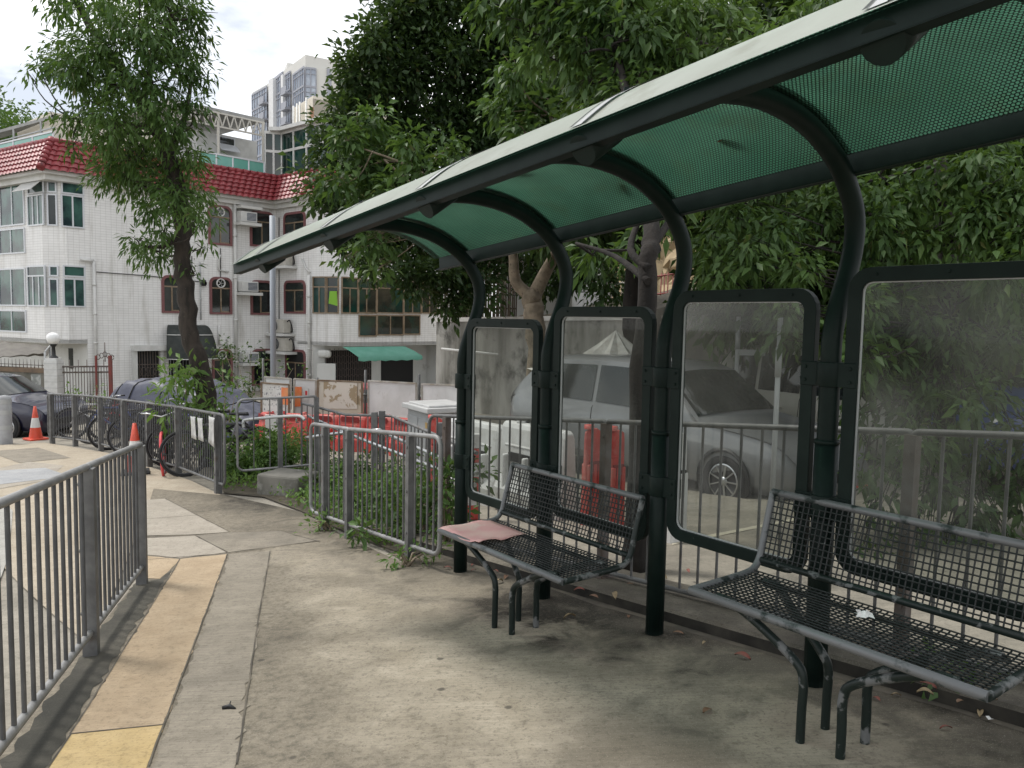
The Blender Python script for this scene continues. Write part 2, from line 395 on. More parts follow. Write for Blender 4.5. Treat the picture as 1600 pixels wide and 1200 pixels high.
LGT = concrete('pale_slab', (.32, .285, .235), (.40, .36, .30), (.22, .20, .16), BROOM, .45, .35)
GRY = concrete('grey_slab', (.22, .195, .155), (.31, .275, .22), (.11, .10, .085), BROOM, .6, .5)
BLU = concrete('blue_grey_slab', (.32, .33, .34), (.40, .40, .40), (.22, .22, .22), BROOM, .4, .3)
DRK = concrete('grimy_strip', (.075, .07, .058), (.13, .12, .095), (.025, .025, .02), BROOM, .8, .4, .4, .6)
KERB = concrete('kerb_stone', (.13, .115, .09), (.20, .18, .145), (.035, .032, .026), .5, .85, .2, .40, .60, .8)
JOINT = mat('joint_dirt', (.07, .062, .05), .95, c2=(.15, .13, .10), scale=3)
# ground sheet out to the horizon
xs = sorted(set([-400, -250, -150, -90]+[x*1.0 for x in range(-60, 61, 1)]+[90, 150, 250, 400])); ys = sorted(set([-60, -30, -15]+[y*1.0 for y in range(-8, 61, 1)]+[75, 100, 150, 250, 400, 700, 1200]))
mb = MB(); mb.grid([[G(x, y, -.006 if y < 60 else -.006) for x in xs] for y in ys]); 
tag(mb.build('ground', ROAD), kind='structure')
def sheet(name, poly, m, dz, cuts=0, wob=0, kind='structure', seed=1):
    """flat sheet following the ground; poly are xy points"""
    bm = bmesh.new(); rnd = random.Random(seed); pts = []
    n = len(poly)
    for i in range(n):
        a = Vector(poly[i][:2]); b = Vector(poly[(i+1) % n][:2]); k = max(1, int((b-a).length/(.07 if wob else 1.0)))
        nn = Vector((-(b-a).y, (b-a).x)).normalized()
        for j in range(k): 
            q = a+(b-a)*j/k
            if wob and j: q += nn*rnd.gauss(0, wob)
            pts.append(q)
    vs = [bm.verts.new((p.x, p.y, 0)) for p in pts]; f = bm.faces.new(vs)
    bmesh.ops.triangulate(bm, faces=[f])
    for _ in range(cuts):
        es = [e for e in bm.edges if e.calc_length() > 1.2]
        if es: bmesh.ops.subdivide_edges(bm, edges=es, cuts=1); bmesh.ops.triangulate(bm, faces=bm.faces)
    for v in bm.verts: v.co.z = gz(v.co.x, v.co.y)+dz
    bmesh.ops.recalc_face_normals(bm, faces=bm.faces)
    for f in bm.faces:
        if f.normal.z < 0: f.normal_flip()
    me = bpy.data.meshes.new(name); bm.to_mesh(me); bm.free(); me.materials.append(m)
    o = bpy.data.objects.new(name, me); COL.objects.link(o); return tag(o, kind=kind)
def pp(*l): return [gp(x, y).xy for x, y in l]
# pavement under and in front of the shelter
A0 = SG(4.2, .2).xy; A1 = SG(-9, .2).xy
rail_a = [gp(222, 913).xy, gp(143, 1024).xy]; rdir = (rail_a[1]-rail_a[0]).normalized()
P_left0 = rail_a[0]-rdir*.35; P_left1 = rail_a[0]+rdir*12
sheet('pavement', [A0, A1, P_left1+Vector((-.3, 0)), P_left0+Vector((-.05, 0)), gp(235, 760).xy, gp(345, 772).xy, gp(470, 800).xy, gp(640, 885).xy], PAVE, .004, 3)
# paving bands beside the railing: yellow, tan, grey, dark strip
bl = [gp(281, 875).xy, gp(110, 1150).xy]; br_ = [gp(355, 867).xy, gp(256, 1135).xy]; gr = [gp(422, 862).xy, gp(370, 1196).xy]
ext = lambda a, b, d: b+(b-a).normalized()*d
sheet('tan_paving_band', [bl[0], br_[0], br_[1], bl[1]], TAN, .008, 0, .006)
sheet('yellow_paving_band', [bl[1], br_[1], ext(br_[0], br_[1], 3), ext(bl[0], bl[1], 3)], YEL, .008, 0, .006, seed=2)
sheet('grey_paving_band', [br_[0]+Vector((.02, 0)), gr[0], ext(gr[0], gr[1], 3), ext(br_[0], br_[1], 3)+Vector((.02, 0))], GRY, .0075, 0, .012, seed=3)
sheet('grimy_paving_strip', [gp(250, 906).xy, bl[1]+(bl[0]-bl[1])*.9-Vector((.02, 0)), ext(bl[0], bl[1], 3)-Vector((.02, 0)), P_left1-Vector((.05, 0)), rail_a[0]+Vector((-.06, .05))], DRK, .0065, 0, .012, seed=4)
sheet('tan_paving_patch', pp((225, 905), (250, 906), (281, 875), (230, 870), (222, 890)), TAN, .0082, 0, .004)
sheet('pale_paving_slab', pp((228, 868), (281, 873), (355, 864), (305, 838), (228, 842)), LGT, .0078, 0, .004)
sheet('pale_paving_slab', pp((228, 838), (303, 836), (358, 832), (258, 780), (228, 782)), LGT, .0078, 0, .004)
sheet('grey_paving_slab', pp((306, 838), (357, 864), (500, 846), (440, 831), (360, 833)), GRY, .0078, 0, .004)
# joints in the slabs
def joint(a, b, w=.008, dz=.0105):
    a = gp(*a).xy; b = gp(*b).xy; n = Vector((-(b-a).y, (b-a).x)).normalized()*w/2
    k = max(2, int((b-a).length/.15)); rnd = random.Random(a.x); L_ = []; R_ = []
    for i in range(k+1):
        q = a+(b-a)*i/k+n*rnd.gauss(0, .35); L_.append(G(*(q+n), dz)); R_.append(G(*(q-n), dz))
    JM.grid([L_, R_], False)
JM = MB()
for a, b in [((258, 780), (358, 832)), ((305, 838), (356, 865)), ((281, 875), (110, 1150)), ((355, 867), (256, 1135)), ((110, 1150), (256, 1135)), ((110, 1150), (76, 1200)), ((256, 1135), (231, 1200)),
             ((422, 862), (405, 960)), ((405, 960), (370, 1196)), ((355, 866), (500, 846)), ((228, 841), (360, 833)), ((440, 831), (500, 848)), ((360, 833), (440, 831)), ((228, 876), (354, 866)), ((228, 812), (310, 806)), ((300, 770), (258, 781))]: joint(a, b)
tag(JM.build('paving_joints', JOINT), kind='structure')
# pavement seen beyond the foreground railing (tan flags, pale and bluish slabs)
sheet('far_pavement', pp((-160, 705), (70, 692), (170, 708), (300, 752), (345, 774), (240, 764), (232, 790), (140, 1010), (-60, 820)), concrete('far_tan_paving', (.36, .305, .23), (.44, .385, .30), (.24, .20, .15), BROOM, .45, .3), .005, 3)
sheet('far_pale_slab', pp((-60, 745), (45, 722), (100, 728), (70, 752), (-60, 775)), LGT, .009, 1)
sheet('far_blue_grey_slab', pp((-60, 740), (70, 732), (110, 745), (-60, 765)), BLU, .012, 1)
sheet('far_grey_slab', pp((-20, 706), (60, 700), (110, 716), (30, 724)), GRY, .010, 1)
kb = [gp(-60, 720).xy, gp(33, 800).xy, gp(140, 1010).xy, gp(40, 1500).xy if False else (-2.6, 2.0)]
sheet('carriageway', [Vector(p)+Vector((0, 0)) for p in pp((-300, 760), (-10, 765), (20, 800), (14, 870), (-20, 960))]+[Vector((-3.2, 3.0)), Vector((-3.6, 1.0)), Vector((-8, 1.0))], concrete('pale_carriageway', (.33, .32, .29), (.40, .39, .36), (.20, .19, .17), BROOM, .3, .2), .012, 2)
# raised kerb slab carrying the fence behind the shelter
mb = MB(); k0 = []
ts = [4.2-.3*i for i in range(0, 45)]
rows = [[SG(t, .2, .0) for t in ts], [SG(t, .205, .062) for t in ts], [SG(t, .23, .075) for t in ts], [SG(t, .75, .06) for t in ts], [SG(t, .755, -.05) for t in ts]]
mb.cur = 1; mb.grid(rows[:2], False); mb.cur = 0; mb.grid(rows[1:], False); tag(mb.build('kerb', [KERB, mat('kerb_face_shade', (.018, .016, .013), .95, c2=(.05, .045, .036), scale=5)]), kind='structure')  # front face near-black, the kerb's shadow line painted into its colour
mb = MB()
mb.grid([[SG(t, .15+.018*math.sin(t*7)+.012*math.sin(t*17), .0055) for t in ts], [SG(t, .2, .0055) for t in ts]], False)
tag(mb.build('kerb_grime', JOINT), kind='structure')
sheet('parking_ground', [SG(4.0, .76).xy, SG(-9, .76).xy, SG(-9, 9).xy, SG(9, 9).xy, gp(480, 720).xy, gp(470, 800).xy], concrete('parking_concrete', (.20, .185, .15), (.29, .265, .215), (.12, .11, .09), .7, .5, .3), .003, 4)
# faint white bay line on the parking ground
sheet('bay_line', [gp(1050, 853).xy, gp(1240, 815).xy, gp(1240, 811).xy, gp(1050, 848).xy], mat('worn_line_paint', (.42, .39, .30), .9), .008, 0, .004)
# ------------------------------------------------------------------ bus shelter
shelter = thing('bus_shelter', 'dark green bus shelter with curved perforated roof over two benches', 'bus shelter', SH(0, 0, 0))
so = shelter.location.copy()
PROF = [(0, 1.50), (0, 1.64), (.045, 1.80), (.115, 1.97), (.142, 2.10), (.128, 2.21), (.07, 2.31), (-.015, 2.40), (-.12, 2.468), (-.26, 2.53), (-.44, 2.572), (-.66, 2.585), (-.92, 2.555), (-1.18, 2.485), (-1.38, 2.39), (-1.535, 2.275)]
for k in (2, 1, 0, -1, -2, -3):
    mb = MB(so)
    pts = [SH(k, 0, -.05), SH(k, 0, .6), SH(k, 0, 1.2)]+[p for p in catmull([SH(k, s, z) for s, z in PROF], 5)]
    mb.tube(pts, .045, 16)
    g = SG(k, 0)
    mb.tube([SH(k, 0, -.05), SH(k, 0, 1.15)], .052, 16)
    mb.tube([SH(k, 0, 1.15), SH(k, 0, 1.17)], .055, 16)
    post = mb.build('post', GREEN, shelter)
    mb = MB(so); mb.tube([SH(k, -1.42, 2.335), SH(k, -1.548, 2.246)], [.053, .053], 16); mb.build('end_cap', GREEN, post)
# roof sheets between the arches: perforated steel plate below, translucent sheet on top
RP = catmull([(.185, 2.50), (.12, 2.565), (-.02, 2.635), (-.2, 2.685), (-.45, 2.705), (-.8, 2.65), (-1.2, 2.50), (-1.60, 2.245)], 5) if False else None
def prof2(off):
    P = [Vector((s, z, 0)) for s, z in PROF[7:]]; C = catmull(P, 6); out = []
    for i, p in enumerate(C):
        t = (C[min(i+1, len(C)-1)]-C[max(i-1, 0)]).normalized(); out.append((p.x-t.y*off*-1*-1 if False else p.x+t.y*off, p.y-t.x*off))
    return out
def perf_mat():
    N = NT('perforated_plate'); uv = N.uv()
    sx = N.n('ShaderNodeSeparateXYZ', {0: uv}); p = .0165; x, y = sx.outputs[0], sx.outputs[1]
    def lat(ox, oy):
        a = N.math('SUBTRACT', N.math('FRACT', N.math('ADD', N.math('DIVIDE', x, p), ox)), .5)
        b = N.math('MULTIPLY', N.math('SUBTRACT', N.math('FRACT', N.math('ADD', N.math('DIVIDE', y, p*1.732), oy)), .5), 1.732)
        return N.math('ADD', N.math('MULTIPLY', a, a), N.math('MULTIPLY', b, b))
    d = N.math('MINIMUM', lat(0, 0), lat(.5, .5))
    hole = N.math('LESS_THAN', d, .37*.37)
    b = N.bsdf((.014, .026, .021, 1), .5, .1, None, .2)
    t = N.n('ShaderNodeBsdfTransparent').outputs[0]
    m = N.n('ShaderNodeMixShader', {0: hole}); N.set(m.inputs[1], b); N.set(m.inputs[2], t)
    return N.done(m.outputs[0])
def poly_mat():
    N = NT('green_polycarbonate'); o = N.obj()
    n = N.noise(o, 2.2, 6, .6); dirt = N.step(N.noise(o, 5, 6, .65), .55, .75)
    tc_ = N.mix(N.step(n, .4, .65), (.20, .50, .33, 1), (.11, .34, .22, 1))
    tc_ = N.mix(N.math('MULTIPLY', dirt, .5), tc_, (.20, .22, .09, 1))
    tc_ = N.mix(N.math('MULTIPLY', N.step(N.noise(N.map(o, loc=(9, 2, 4)), 1.4, 7, .65), .48, .72), .6), tc_, (.05, .12, .07, 1))
    tl = N.n('ShaderNodeBsdfTranslucent', {'Color': tc_}).outputs[0]
    tp = N.n('ShaderNodeBsdfTransparent', {'Color': (.20, .43, .31, 1)}).outputs[0]
    d = N.bsdf(N.mix(N.math('MULTIPLY', dirt, .55), N.mix(N.step(n, .35, .7), (.70, .74, .66, 1), (.58, .61, .53, 1)), (.33, .33, .24, 1)), .45, 0, None, .5)
    m1 = N.n('ShaderNodeMixShader', {0: .62}); N.set(m1.inputs[1], tl); N.set(m1.inputs[2], tp)
    gd = N.bsdf((.07, .165, .115, 1), .4, 0, None, .4); bf = N.n('ShaderNodeNewGeometry').outputs['Backfacing']   # dusty weathered top, clean green underside
    dm = N.n('ShaderNodeMixShader', {0: bf}); N.set(dm.inputs[1], gd); N.set(dm.inputs[2], d)
    m2 = N.n('ShaderNodeMixShader', {0: .45}); N.set(m2.inputs[1], m1.outputs[0]); N.set(m2.inputs[2], dm.outputs[0])
    return N.done(m2.outputs[0])
PERF = perf_mat(); POLY = poly_mat()
def roof_sheet(name, t0, t1, off, m, back=0):
    P = prof2(off); me = bpy.data.meshes.new(name); v = []; uvs = []; arc = 0; f = []
    ext_ = [(P[-1][0]-.03, P[-1][1]-.016)]; P = P+ext_
    for i, (s, z) in enumerate(P):
        if i: arc += math.hypot(s-P[i-1][0], z-P[i-1][1])
        for t in (t0, t1): v.append(tuple(SH(t, s, z)-so)); uvs.append((t, arc))
    for i in range(len(P)-1): f.append((2*i, 2*i+1, 2*i+3, 2*i+2))
    me.from_pydata(v, [], f); me.materials.append(m); ul = me.uv_layers.new(name='UVMap')
    for l in me.loops: ul.data[l.index].uv = uvs[l.vertex_index]
    for p in me.polygons: p.use_smooth = True
    o = bpy.data.objects.new(name, me); COL.objects.link(o); o.parent = shelter; return o
edges = [2.45, 2, 1, 0, -1, -2, -3.25]
for a, b in zip(edges[:-1], edges[1:]):
    sh = roof_sheet('roof_panel', a, b, .058, POLY)
    pl = roof_sheet('perforated_plate', a, b, .050, PERF); pl.parent = sh
# dark cover strips over the arches on top of the roof, with bolt heads
for k in (2.41, 2, 1, 0, -1, -2):
    mb = MB(so); P = prof2(.064)
    for d0, w in ((-.035, .014), (.025, .014)):
        mb.grid([[SH(k+d0, s, z) for s, z in P], [SH(k+d0+w, s, z) for s, z in P]], True)
    P2 = prof2(.062)
    mb.cur = 1
    mb.grid([[SH(k-.02, s, z) for s, z in P2], [SH(k+.025, s, z) for s, z in P2]], True)
    mb.cur = 0
    for i in range(4, len(P)-1, 9):
        s, z = P[i]; mb.box(SH(k+.005, s, z), (.018, .018, .012))
    mb.build('cover_strip', [GREEN, GREYM], shelter)
# fascia, back beam
mb = MB(so); mb.bar(SH(2.47, -1.560, 2.286), SH(-3.27, -1.560, 2.286), .012, .064); mb.bar(SH(2.47, -1.54, 2.254), SH(-3.27, -1.54, 2.254), .05, .006)
for i in range(24):
    t = 2.4-.24*i
    mb.tube([SH(t, -1.535, 2.318), SH(t, -1.535, 2.338)], .009, 6)
mb.build('fascia', GREEN, shelter)
mb = MB(so); mb.bar(SH(2.46, .075, 2.415), SH(-3.25, .075, 2.415), .02, .11); mb.bar(SH(2.46, .062, 2.366), SH(-3.25, .062, 2.366), .05, .010); mb.build('back_beam', GREEN, shelter)
# glazed wind screens
def plexi():
    N = NT('scratched_plexiglass'); o = N.obj()
    sm = N.noise(N.map(o, (1, 1, .8)), 1.6, 5, .5, .8); sp = N.noise(o, 70, 2, .5); st = N.noise(N.map(o, (9, 9, .5)), 2, 4, .6)
    f = N.math('ADD', .05, N.math('MULTIPLY', N.step(sm, .42, .76), .48))
    f = N.math('ADD', f, N.math('MULTIPLY', N.step(sp, .74, .78), .35))
    f = N.math('ADD', f, N.math('MULTIPLY', N.step(st, .58, .75), .04))
    tp = N.n('ShaderNodeBsdfTransparent', {'Color': (.68, .71, .68, 1)}).outputs[0]
    df = N.n('ShaderNodeBsdfDiffuse', {'Color': (.22, .225, .21, 1)}).outputs[0]
    tr = N.n('ShaderNodeBsdfTranslucent', {'Color': (.20, .20, .18, 1)}).outputs[0]
    dd = N.n('ShaderNodeMixShader', {0: .4}); N.set(dd.inputs[1], df); N.set(dd.inputs[2], tr)
    m1 = N.n('ShaderNodeMixShader', {0: f}); N.set(m1.inputs[1], tp); N.set(m1.inputs[2], dd.outputs[0])
    fr = N.n('ShaderNodeFresnel', {0: 1.42}).outputs[0]
    gl = N.n('ShaderNodeBsdfGlossy', {'Color': (.9, .9, .9, 1), 'Roughness': .03}).outputs[0]
    m2 = N.n('ShaderNodeMixShader', {0: N.math('MULTIPLY', fr, .40)}); N.set(m2.inputs[1], m1.outputs[0]); N.set(m2.inputs[2], gl)
    return N.done(m2.outputs[0])
PLEXI = plexi()
for k in (2, 1, 0, -1):
    t0, t1 = -.075, -.925
    z0, z1 = .585, 1.945
    fr = lambda pts, s: [SH(k, s, 0)+Vector((SD.x*a, SD.y*a, z)) for a, z in pts]
    out = rrect(t1, t0, z0, z1, .10); inn = rrect(t1+.062, t0-.062, z0+.062, z1-.062, .045)
    mb = MB(so); mb.ring(fr(out, -.02), fr(inn, -.02), Vector((SN.x, SN.y, 0))*.04)
    for a in (.15, .5, .85): mb.tube([fr([(t0+(t1-t0)*a, z1-.03)], -.021)[0], fr([(t0+(t1-t0)*a, z1-.03)], -.026)[0]], .008, 6)
    f = mb.build('screen_frame', GREEN, shelter, bevel=.004)
    mb = MB(so); g_ = rrect(t1+.055, t0-.055, z0+.055, z1-.055, .045); mb.add(fr(g_, 0), [list(range(len(g_)))]); mb.build('pane', PLEXI, f)
    mb = MB(so); mb.ring(fr(rrect(t1+.060, t0-.060, z0+.060, z1-.060, .046), -.006), fr(rrect(t1+.067, t0-.067, z0+.067, z1-.067, .042), -.006), Vector((SN.x, SN.y, 0))*.012); mb.build('gasket', GREYM, f)
for k in (2, 1, 0, -1, -2):
    for zc in (1.47, .86):
        mb = MB(so); M = Matrix.Rotation(SANG, 3, 'Z')
        mb.tube([SH(k, 0, zc-.055), SH(k, 0, zc+.055)], .06, 16)
        mb.box(SH(k, -.0, zc)+Vector((SD.x*-.085, SD.y*-.085, 0)), (.10, .055, .11), M)
        if k < 2: mb.box(SH(k, -.0, zc)+Vector((SD.x*.085, SD.y*.085, 0)), (.10, .055, .11), M)
        for a in ([-.11, .11] if k < 2 else [-.11]):
            for dz in (-.03, .03): mb.tube([SH(k, -.026, zc+dz)+Vector((SD.x*a, SD.y*a, 0)), SH(k, -.034, zc+dz)+Vector((SD.x*a, SD.y*a, 0))], .009, 6)
        mb.build('clamp', GREEN, shelter, bevel=.003)
# a few leaves lying on the roof
# ------------------------------------------------------------------ benches (local x along the bench, -y to the front)
def make_bench():
    b = thing('bench', 'x', 'bench', (0, 0, 0), 0)
    Lh = .59; sf, sb = -.29, .165; zs = .465
    # side profile of the wire sheet: front roll, seat, curve, back
    prof = catmull([(sf, zs-.005), (-.05, zs-.004), (.10, zs), (.165, zs+.015), (.205, zs+.06), (.225, zs+.13), (.255, zs+.24), (.29, zs+.365)], 6)
    prof = [Vector((0, p.x, p.y)) for p in [Vector((a.x, a.y)) if False else Vector((a[0], a[1])) for a in prof]]
    # arc length table
    arc = [0]
    for i in range(1, len(prof)): arc.append(arc[-1]+(prof[i]-prof[i-1]).length)
    def pa(s):
        for i in range(1, len(arc)):
            if s <= arc[i]: f = (s-arc[i-1])/(arc[i]-arc[i-1]); return prof[i-1].lerp(prof[i], f)
        return prof[-1]
    seat_len = [a for a, p in zip(arc, prof) if p.y <= .17][-1]; tot = arc[-1]; pitch = .0265
    def wires(s0, s1, name):
        mb = MB(); n = int((s1-s0)/pitch)
        for i in range(n+1):
            p = pa(s0+(s1-s0)*i/n); o = .0026
            mb.tube([(-Lh, p.y, p.z+o), (Lh, p.y, p.z+o)], .0036, 5, cap=False)
        nx = int(2*Lh/pitch); m_ = max(3, int((s1-s0)/.06))
        for i in range(nx+1):
            x = -Lh+2*Lh*i/nx
            mb.tube([Vector((x, pa(s0+(s1-s0)*j/m_).y, pa(s0+(s1-s0)*j/m_).z-.0026)) for j in range(m_+1)], .0036, 5, cap=False)
        return mb.build(name, MESHP, b)
    wires(.01, seat_len-.02, 'seat_mesh'); wires(seat_len+.05, tot-.012, 'back_mesh')
    mb = MB(); p = prof[0]; mb.tube([(-Lh-.015, p.y, p.z), (Lh+.015, p.y, p.z)], .019, 12); mb.build('front_rail', BARE, b)
    mb = MB(); p = prof[-1]; mb.tube([(-Lh-.015, p.y, p.z), (Lh+.015, p.y, p.z)], .017, 12)
    mb.build('top_rail', BARE, b)
    mb = MB(); p = pa(seat_len+.05); mb.tube([(-Lh, p.y, p.z), (Lh, p.y, p.z)], .016, 12); mb.build('lower_back_rail', WORN, b)
    for sx in (-1, 1):
        mb = MB()
        for i in range(len(prof)-1):
            mb.bar(Vector((sx*(Lh+.01), prof[i].y, prof[i].z)), Vector((sx*(Lh+.01), prof[i+1].y, prof[i+1].z)), .012, .04, up=(1, 0, 0)) if False else None
        mb.tube([Vector((sx*(Lh+.012), q.y, q.z)) for q in prof], .017, 10)
        mb.build('side_rail', BARE if sx < 0 else WORN, b)
    for sx in (-1, 1):
        for (yf, yt, m_) in ((-.22, -.24, 0), (-.04, .10, 1)):
            mb = MB()
            foot = Vector((sx*.085, yf, -.06)); kn = Vector((sx*.085, yf, .23)); kn2 = Vector((sx*.125, yf, .295)); top = Vector((sx*.42, yt, zs-.02)); top2 = Vector((sx*.50, yt, zs-.012))
            mb.tube(catmull([foot, Vector((sx*.085, yf, .1)), kn, kn2, Vector((sx*.30, (yf+yt)/2, .395)), top, top2], 5), .0185, 12)
            mb.build('leg', WORN, b)
    mb = MB(); mb.bar((-.52, -.24, zs-.022), (.52, -.24, zs-.022), .03, .012); mb.bar((-.52, .10, zs-.016), (.52, .10, zs-.016), .03, .012); mb.build('under_brace', WORN, b)
    return b
bench = make_bench()
bench['label'] = 'mesh bench at the far end of the shelter with a pink mat on it'; bench['group'] = 'wire mesh benches in the shelter'
B2 = copy_tree(bench); B2['label'] = 'nearer mesh bench with a crumpled white tissue on its seat, at the right edge'; B2['group'] = 'wire mesh benches in the shelter'
BENCH_POS = ((bench, .64, -.38), (B2, -1.365, -.335))
for o, t, s in BENCH_POS:
    p = SG(t, s, .0); o.location = p+Vector((0, 0, .02)); o.rotation_euler = (0, 0, SANG+PI)
# pink mat on the far bench
def bench_pt(o, x, y, z): return o.location+Matrix.Rotation(o.rotation_euler.z, 3, 'Z') @ Vector((x, y, z))
PINK = mat('faded_pink_card', (.72, .37, .36), .75, c2=(.76, .50, .45), scale=5, c3=(.68, .58, .50), scale3=5, lo3=.55, hi3=.72)
mb = MB(); R_ = []
for i in range(13):
    row = []
    for j in range(10):
        u = i/12; v = j/9; x = .60-.42*u+.008*math.sin(v*9); y = -.30+.40*v+.008*math.sin(u*7)
        x += -.10*(1-v)*u if False else .05*(v-.5)*u
        zz = .477+.004*math.sin(u*8+v*3)+.003*math.sin(v*11)+(.012*(u > .9)*(v < .4))
        row.append(bench_pt(bench, -x, y, zz))
    R_.append(row)
mb.grid(R_); 
o = solo(mb, 'seat_mat', PINK, 'faded pink cardboard mat lying on the far end of the far bench', 'mat', loc=bench_pt(bench, -.4, -.1, .48))
sm = o.modifiers.new('solid', 'SOLIDIFY'); sm.thickness = .004
# white tissue on the near bench
mb = MB(); rt = random.Random(3); c = bench_pt(B2, .05, -.03, .475)
for k in range(2):
    R_ = [[c+Vector((.02*(i-1.5)+rt.gauss(0, .006), .012*(j-1.5)+rt.gauss(0, .006)+.01*k, .014+rt.random()*.03*(1 if 0 < j < 3 else .3))) for j in range(4)] for i in range(4)]
    mb.grid(R_, False)
solo(mb, 'tissue', mat('tissue_paper', (.75, .75, .73), .9), 'small crumpled white tissue on the seat of the near bench', 'tissue', loc=c)
# ------------------------------------------------------------------ railings
RG = 'galvanised pedestrian railings'
def railing(label, posts, ext0=.0, ext1=.0, h=1.05, zb=.14, sp=.115, m=None, mp=None, pw=.055, name='railing', group=RG, br=.009, fr=.019, corner=.09, base=False, post_h=None, lift=0, bars=True, bm_=None):
    m = m or GALV; mp = mp or GALV_D
    P = [Vector(p[:2]) for p in posts]; root = thing(name, label, 'railing', G(P[0].x, P[0].y, lift), 0, group); o = root.location.copy()
    for i, p in enumerate(P):
        mb = MB(o); a = P[min(i+1, len(P)-1)]-P[max(i-1, 0)]; M = Matrix.Rotation(math.atan2(a.y, a.x), 3, 'Z'); g = gz(p.x, p.y)+lift
        ph = (post_h or h-.03)
        mb.box((p.x, p.y, g+ph/2-.03), (pw, pw*1.1, ph+.06), M)
        for zz in (.25, h*.55, h-.12): 
            q = M @ Vector((0, -pw*.55, 0)); mb.tube([Vector((p.x, p.y, g+zz))+q, Vector((p.x, p.y, g+zz))+q*1.25], .012, 6)
        if base:
            mb.box((p.x, p.y, g+.008), (.16, .16, .016), M)
            for sx in (-1, 1):
                for sy in (-1, 1): q = M @ Vector((sx*.06, sy*.06, 0)); mb.tube([(p.x+q.x, p.y+q.y, g+.01), (p.x+q.x, p.y+q.y, g+.035)], .01, 6)
        mb.build('post', mp, root)
    segs = []
    for i in range(len(P)-1): segs.append((P[i], P[i+1], i == 0 and ext0 > 0, i == len(P)-2 and ext1 > 0))
    for (a, b, e0, e1) in segs:
        d = (b-a).normalized(); a2 = a-d*ext0 if e0 else a; b2 = b+d*ext1 if e1 else b; Ln = (b2-a2).length
        mb = MB(o)
        def Q(u, z): q = a2+d*u; return Vector((q.x, q.y, gz(q.x, q.y)+lift+z))
        g0 = gz(*a2)+lift; g1 = gz(*b2)+lift
        def Q(u, z): q = a2+d*u; return Vector((q.x, q.y, g0+(g1-g0)*u/Ln+z))
        r0, r1 = pw/2, pw/2
        u0 = 0 if e0 else .0; u1 = Ln
        top = h-fr; bot = zb
        loop = []
        for (cu_, cz_, a0) in ((u1-corner, top-corner, 0), (u0+corner, top-corner, 90), (u0+corner, bot+corner, 180), (u1-corner, bot+corner, 270)):
            sharp = (a0 in (0, 270) and not e1) or (a0 in (90, 180) and not e0)
            cc = .03 if sharp else corner; 
            cu2 = (u1-cc if a0 in (0, 270) else u0+cc); cz2 = (top-cc if a0 in (0, 90) else bot+cc)
            for k in range(6): ang = math.radians(a0+18*k); loop.append(Q(cu2+cc*math.cos(ang), cz2+cc*math.sin(ang)))
        mb.tube(loop, fr, 8, closed=True)
        mb.cur = 1
        if bars:
            n = max(2, int(Ln/sp))
            for i in range(1, n):
                u = Ln*i/n
                if any(abs((a2+d*u-p).length) < pw*.8 for p in P): continue
                mb.tube([Q(u, bot), Q(u, top)], br, 6, cap=False)
        mb.build('rail_panel', [m, bm_ or GALV_D], root)  # bars take a darker steel than the frame, standing in for shade
    return root
pa_, pb_ = rail_a
railing('nearest grey railing with thick bars running down the left edge of the photo', [pa_, pb_, pb_+rdir*1.72, pb_+rdir*3.4], .1, .05, sp=.125, br=.0105, pw=.07, fr=.021, mp=GALV_D, bm_=GALV_S, h=1.12)
B = [gp(82, 693).xy, gp(118, 697).xy, gp(158, 705).xy, None, None, gp(279, 744).xy, gp(341, 771).xy]
B[3] = B[2]+(B[5]-B[2])*.36; B[4] = B[2]+(B[5]-B[2])*.68
railing('long grey railing with bicycles leaning behind it beside the tan pavement', B, .15, .28, sp=.10, br=.0095, pw=.075, m=GALV_D, bm_=GALV_S)
# papers tied to that railing
c0 = gp(341, 771).xy; dB = (B[6]-B[5]).normalized()
# concrete footing block and the short railing standing on it
bk = gp(440, 776)
mb = MB(bk); Mb = Matrix.Rotation(math.radians(-20), 3, 'Z')
mb.box(bk+Vector((.02, .25, .08)), (.62, .5, .36), Mb)
solo(mb, 'footing_block', MOSS, 'mossy concrete block carrying a railing post among the weeds', 'concrete block', loc=bk, bevel=.03)
D0 = gp(434, 764).xy+Vector((0, .12)); D1 = D0+Vector((.42, .25)); D2 = D1+Vector((1.2, -.9))
railing('short grey railing on the mossy block with a rounded end over weeds', [D0, D1], .55, .0, sp=.19, lift=.17, h=1.05, zb=.1, m=GALV, br=.008, fr=.016)
CR0 = gp(478, 808).xy
C_ = [gp(508, 828).xy, gp(545, 842).xy, gp(640, 878).xy]
railing('grey railing with rounded corners between the footpath and the weedy ramp', C_, .35, .5, sp=.10, pw=.06, br=.0095, h=1.08)
# ramp railing behind, with double handrail
E_ = [gp(490, 792).xy+Vector((.1, 1.0)), gp(600, 790).xy+Vector((.1, .2)), gp(612, 830).xy, gp(720, 850).xy+Vector((.15, 0))]
e0 = G(*D1, .17)
ramp = thing('ramp_railing', 'grey ramp railing with double tubular handrails behind the weeds', 'railing', G(-2.2, 9.6), 0, RG); ro = ramp.location.copy()
q = [at(472, 630, 11.1), at(540, 648, 10.2), at(612, 650, 9.6), at(700, 688, 7.6), at(745, 708, 6.9)]
mb = MB(ro); mb.tube(q, .018, 8); mb.build('top_rail', GALV_D, ramp)
mb = MB(ro)
for i in range(len(q)-1):
    n = int((q[i+1]-q[i]).length/.14)
    for k in range(n):
        p = q[i].lerp(q[i+1], k/n); mb.tube([p, Vector((p.x, p.y, gz(p.x, p.y)+.1))], .008, 6, cap=False)
mb.tube([Vector((p.x, p.y, gz(p.x, p.y)+.1)) for p in q], .016, 8)
mb.build('bars', GALV_D, ramp)
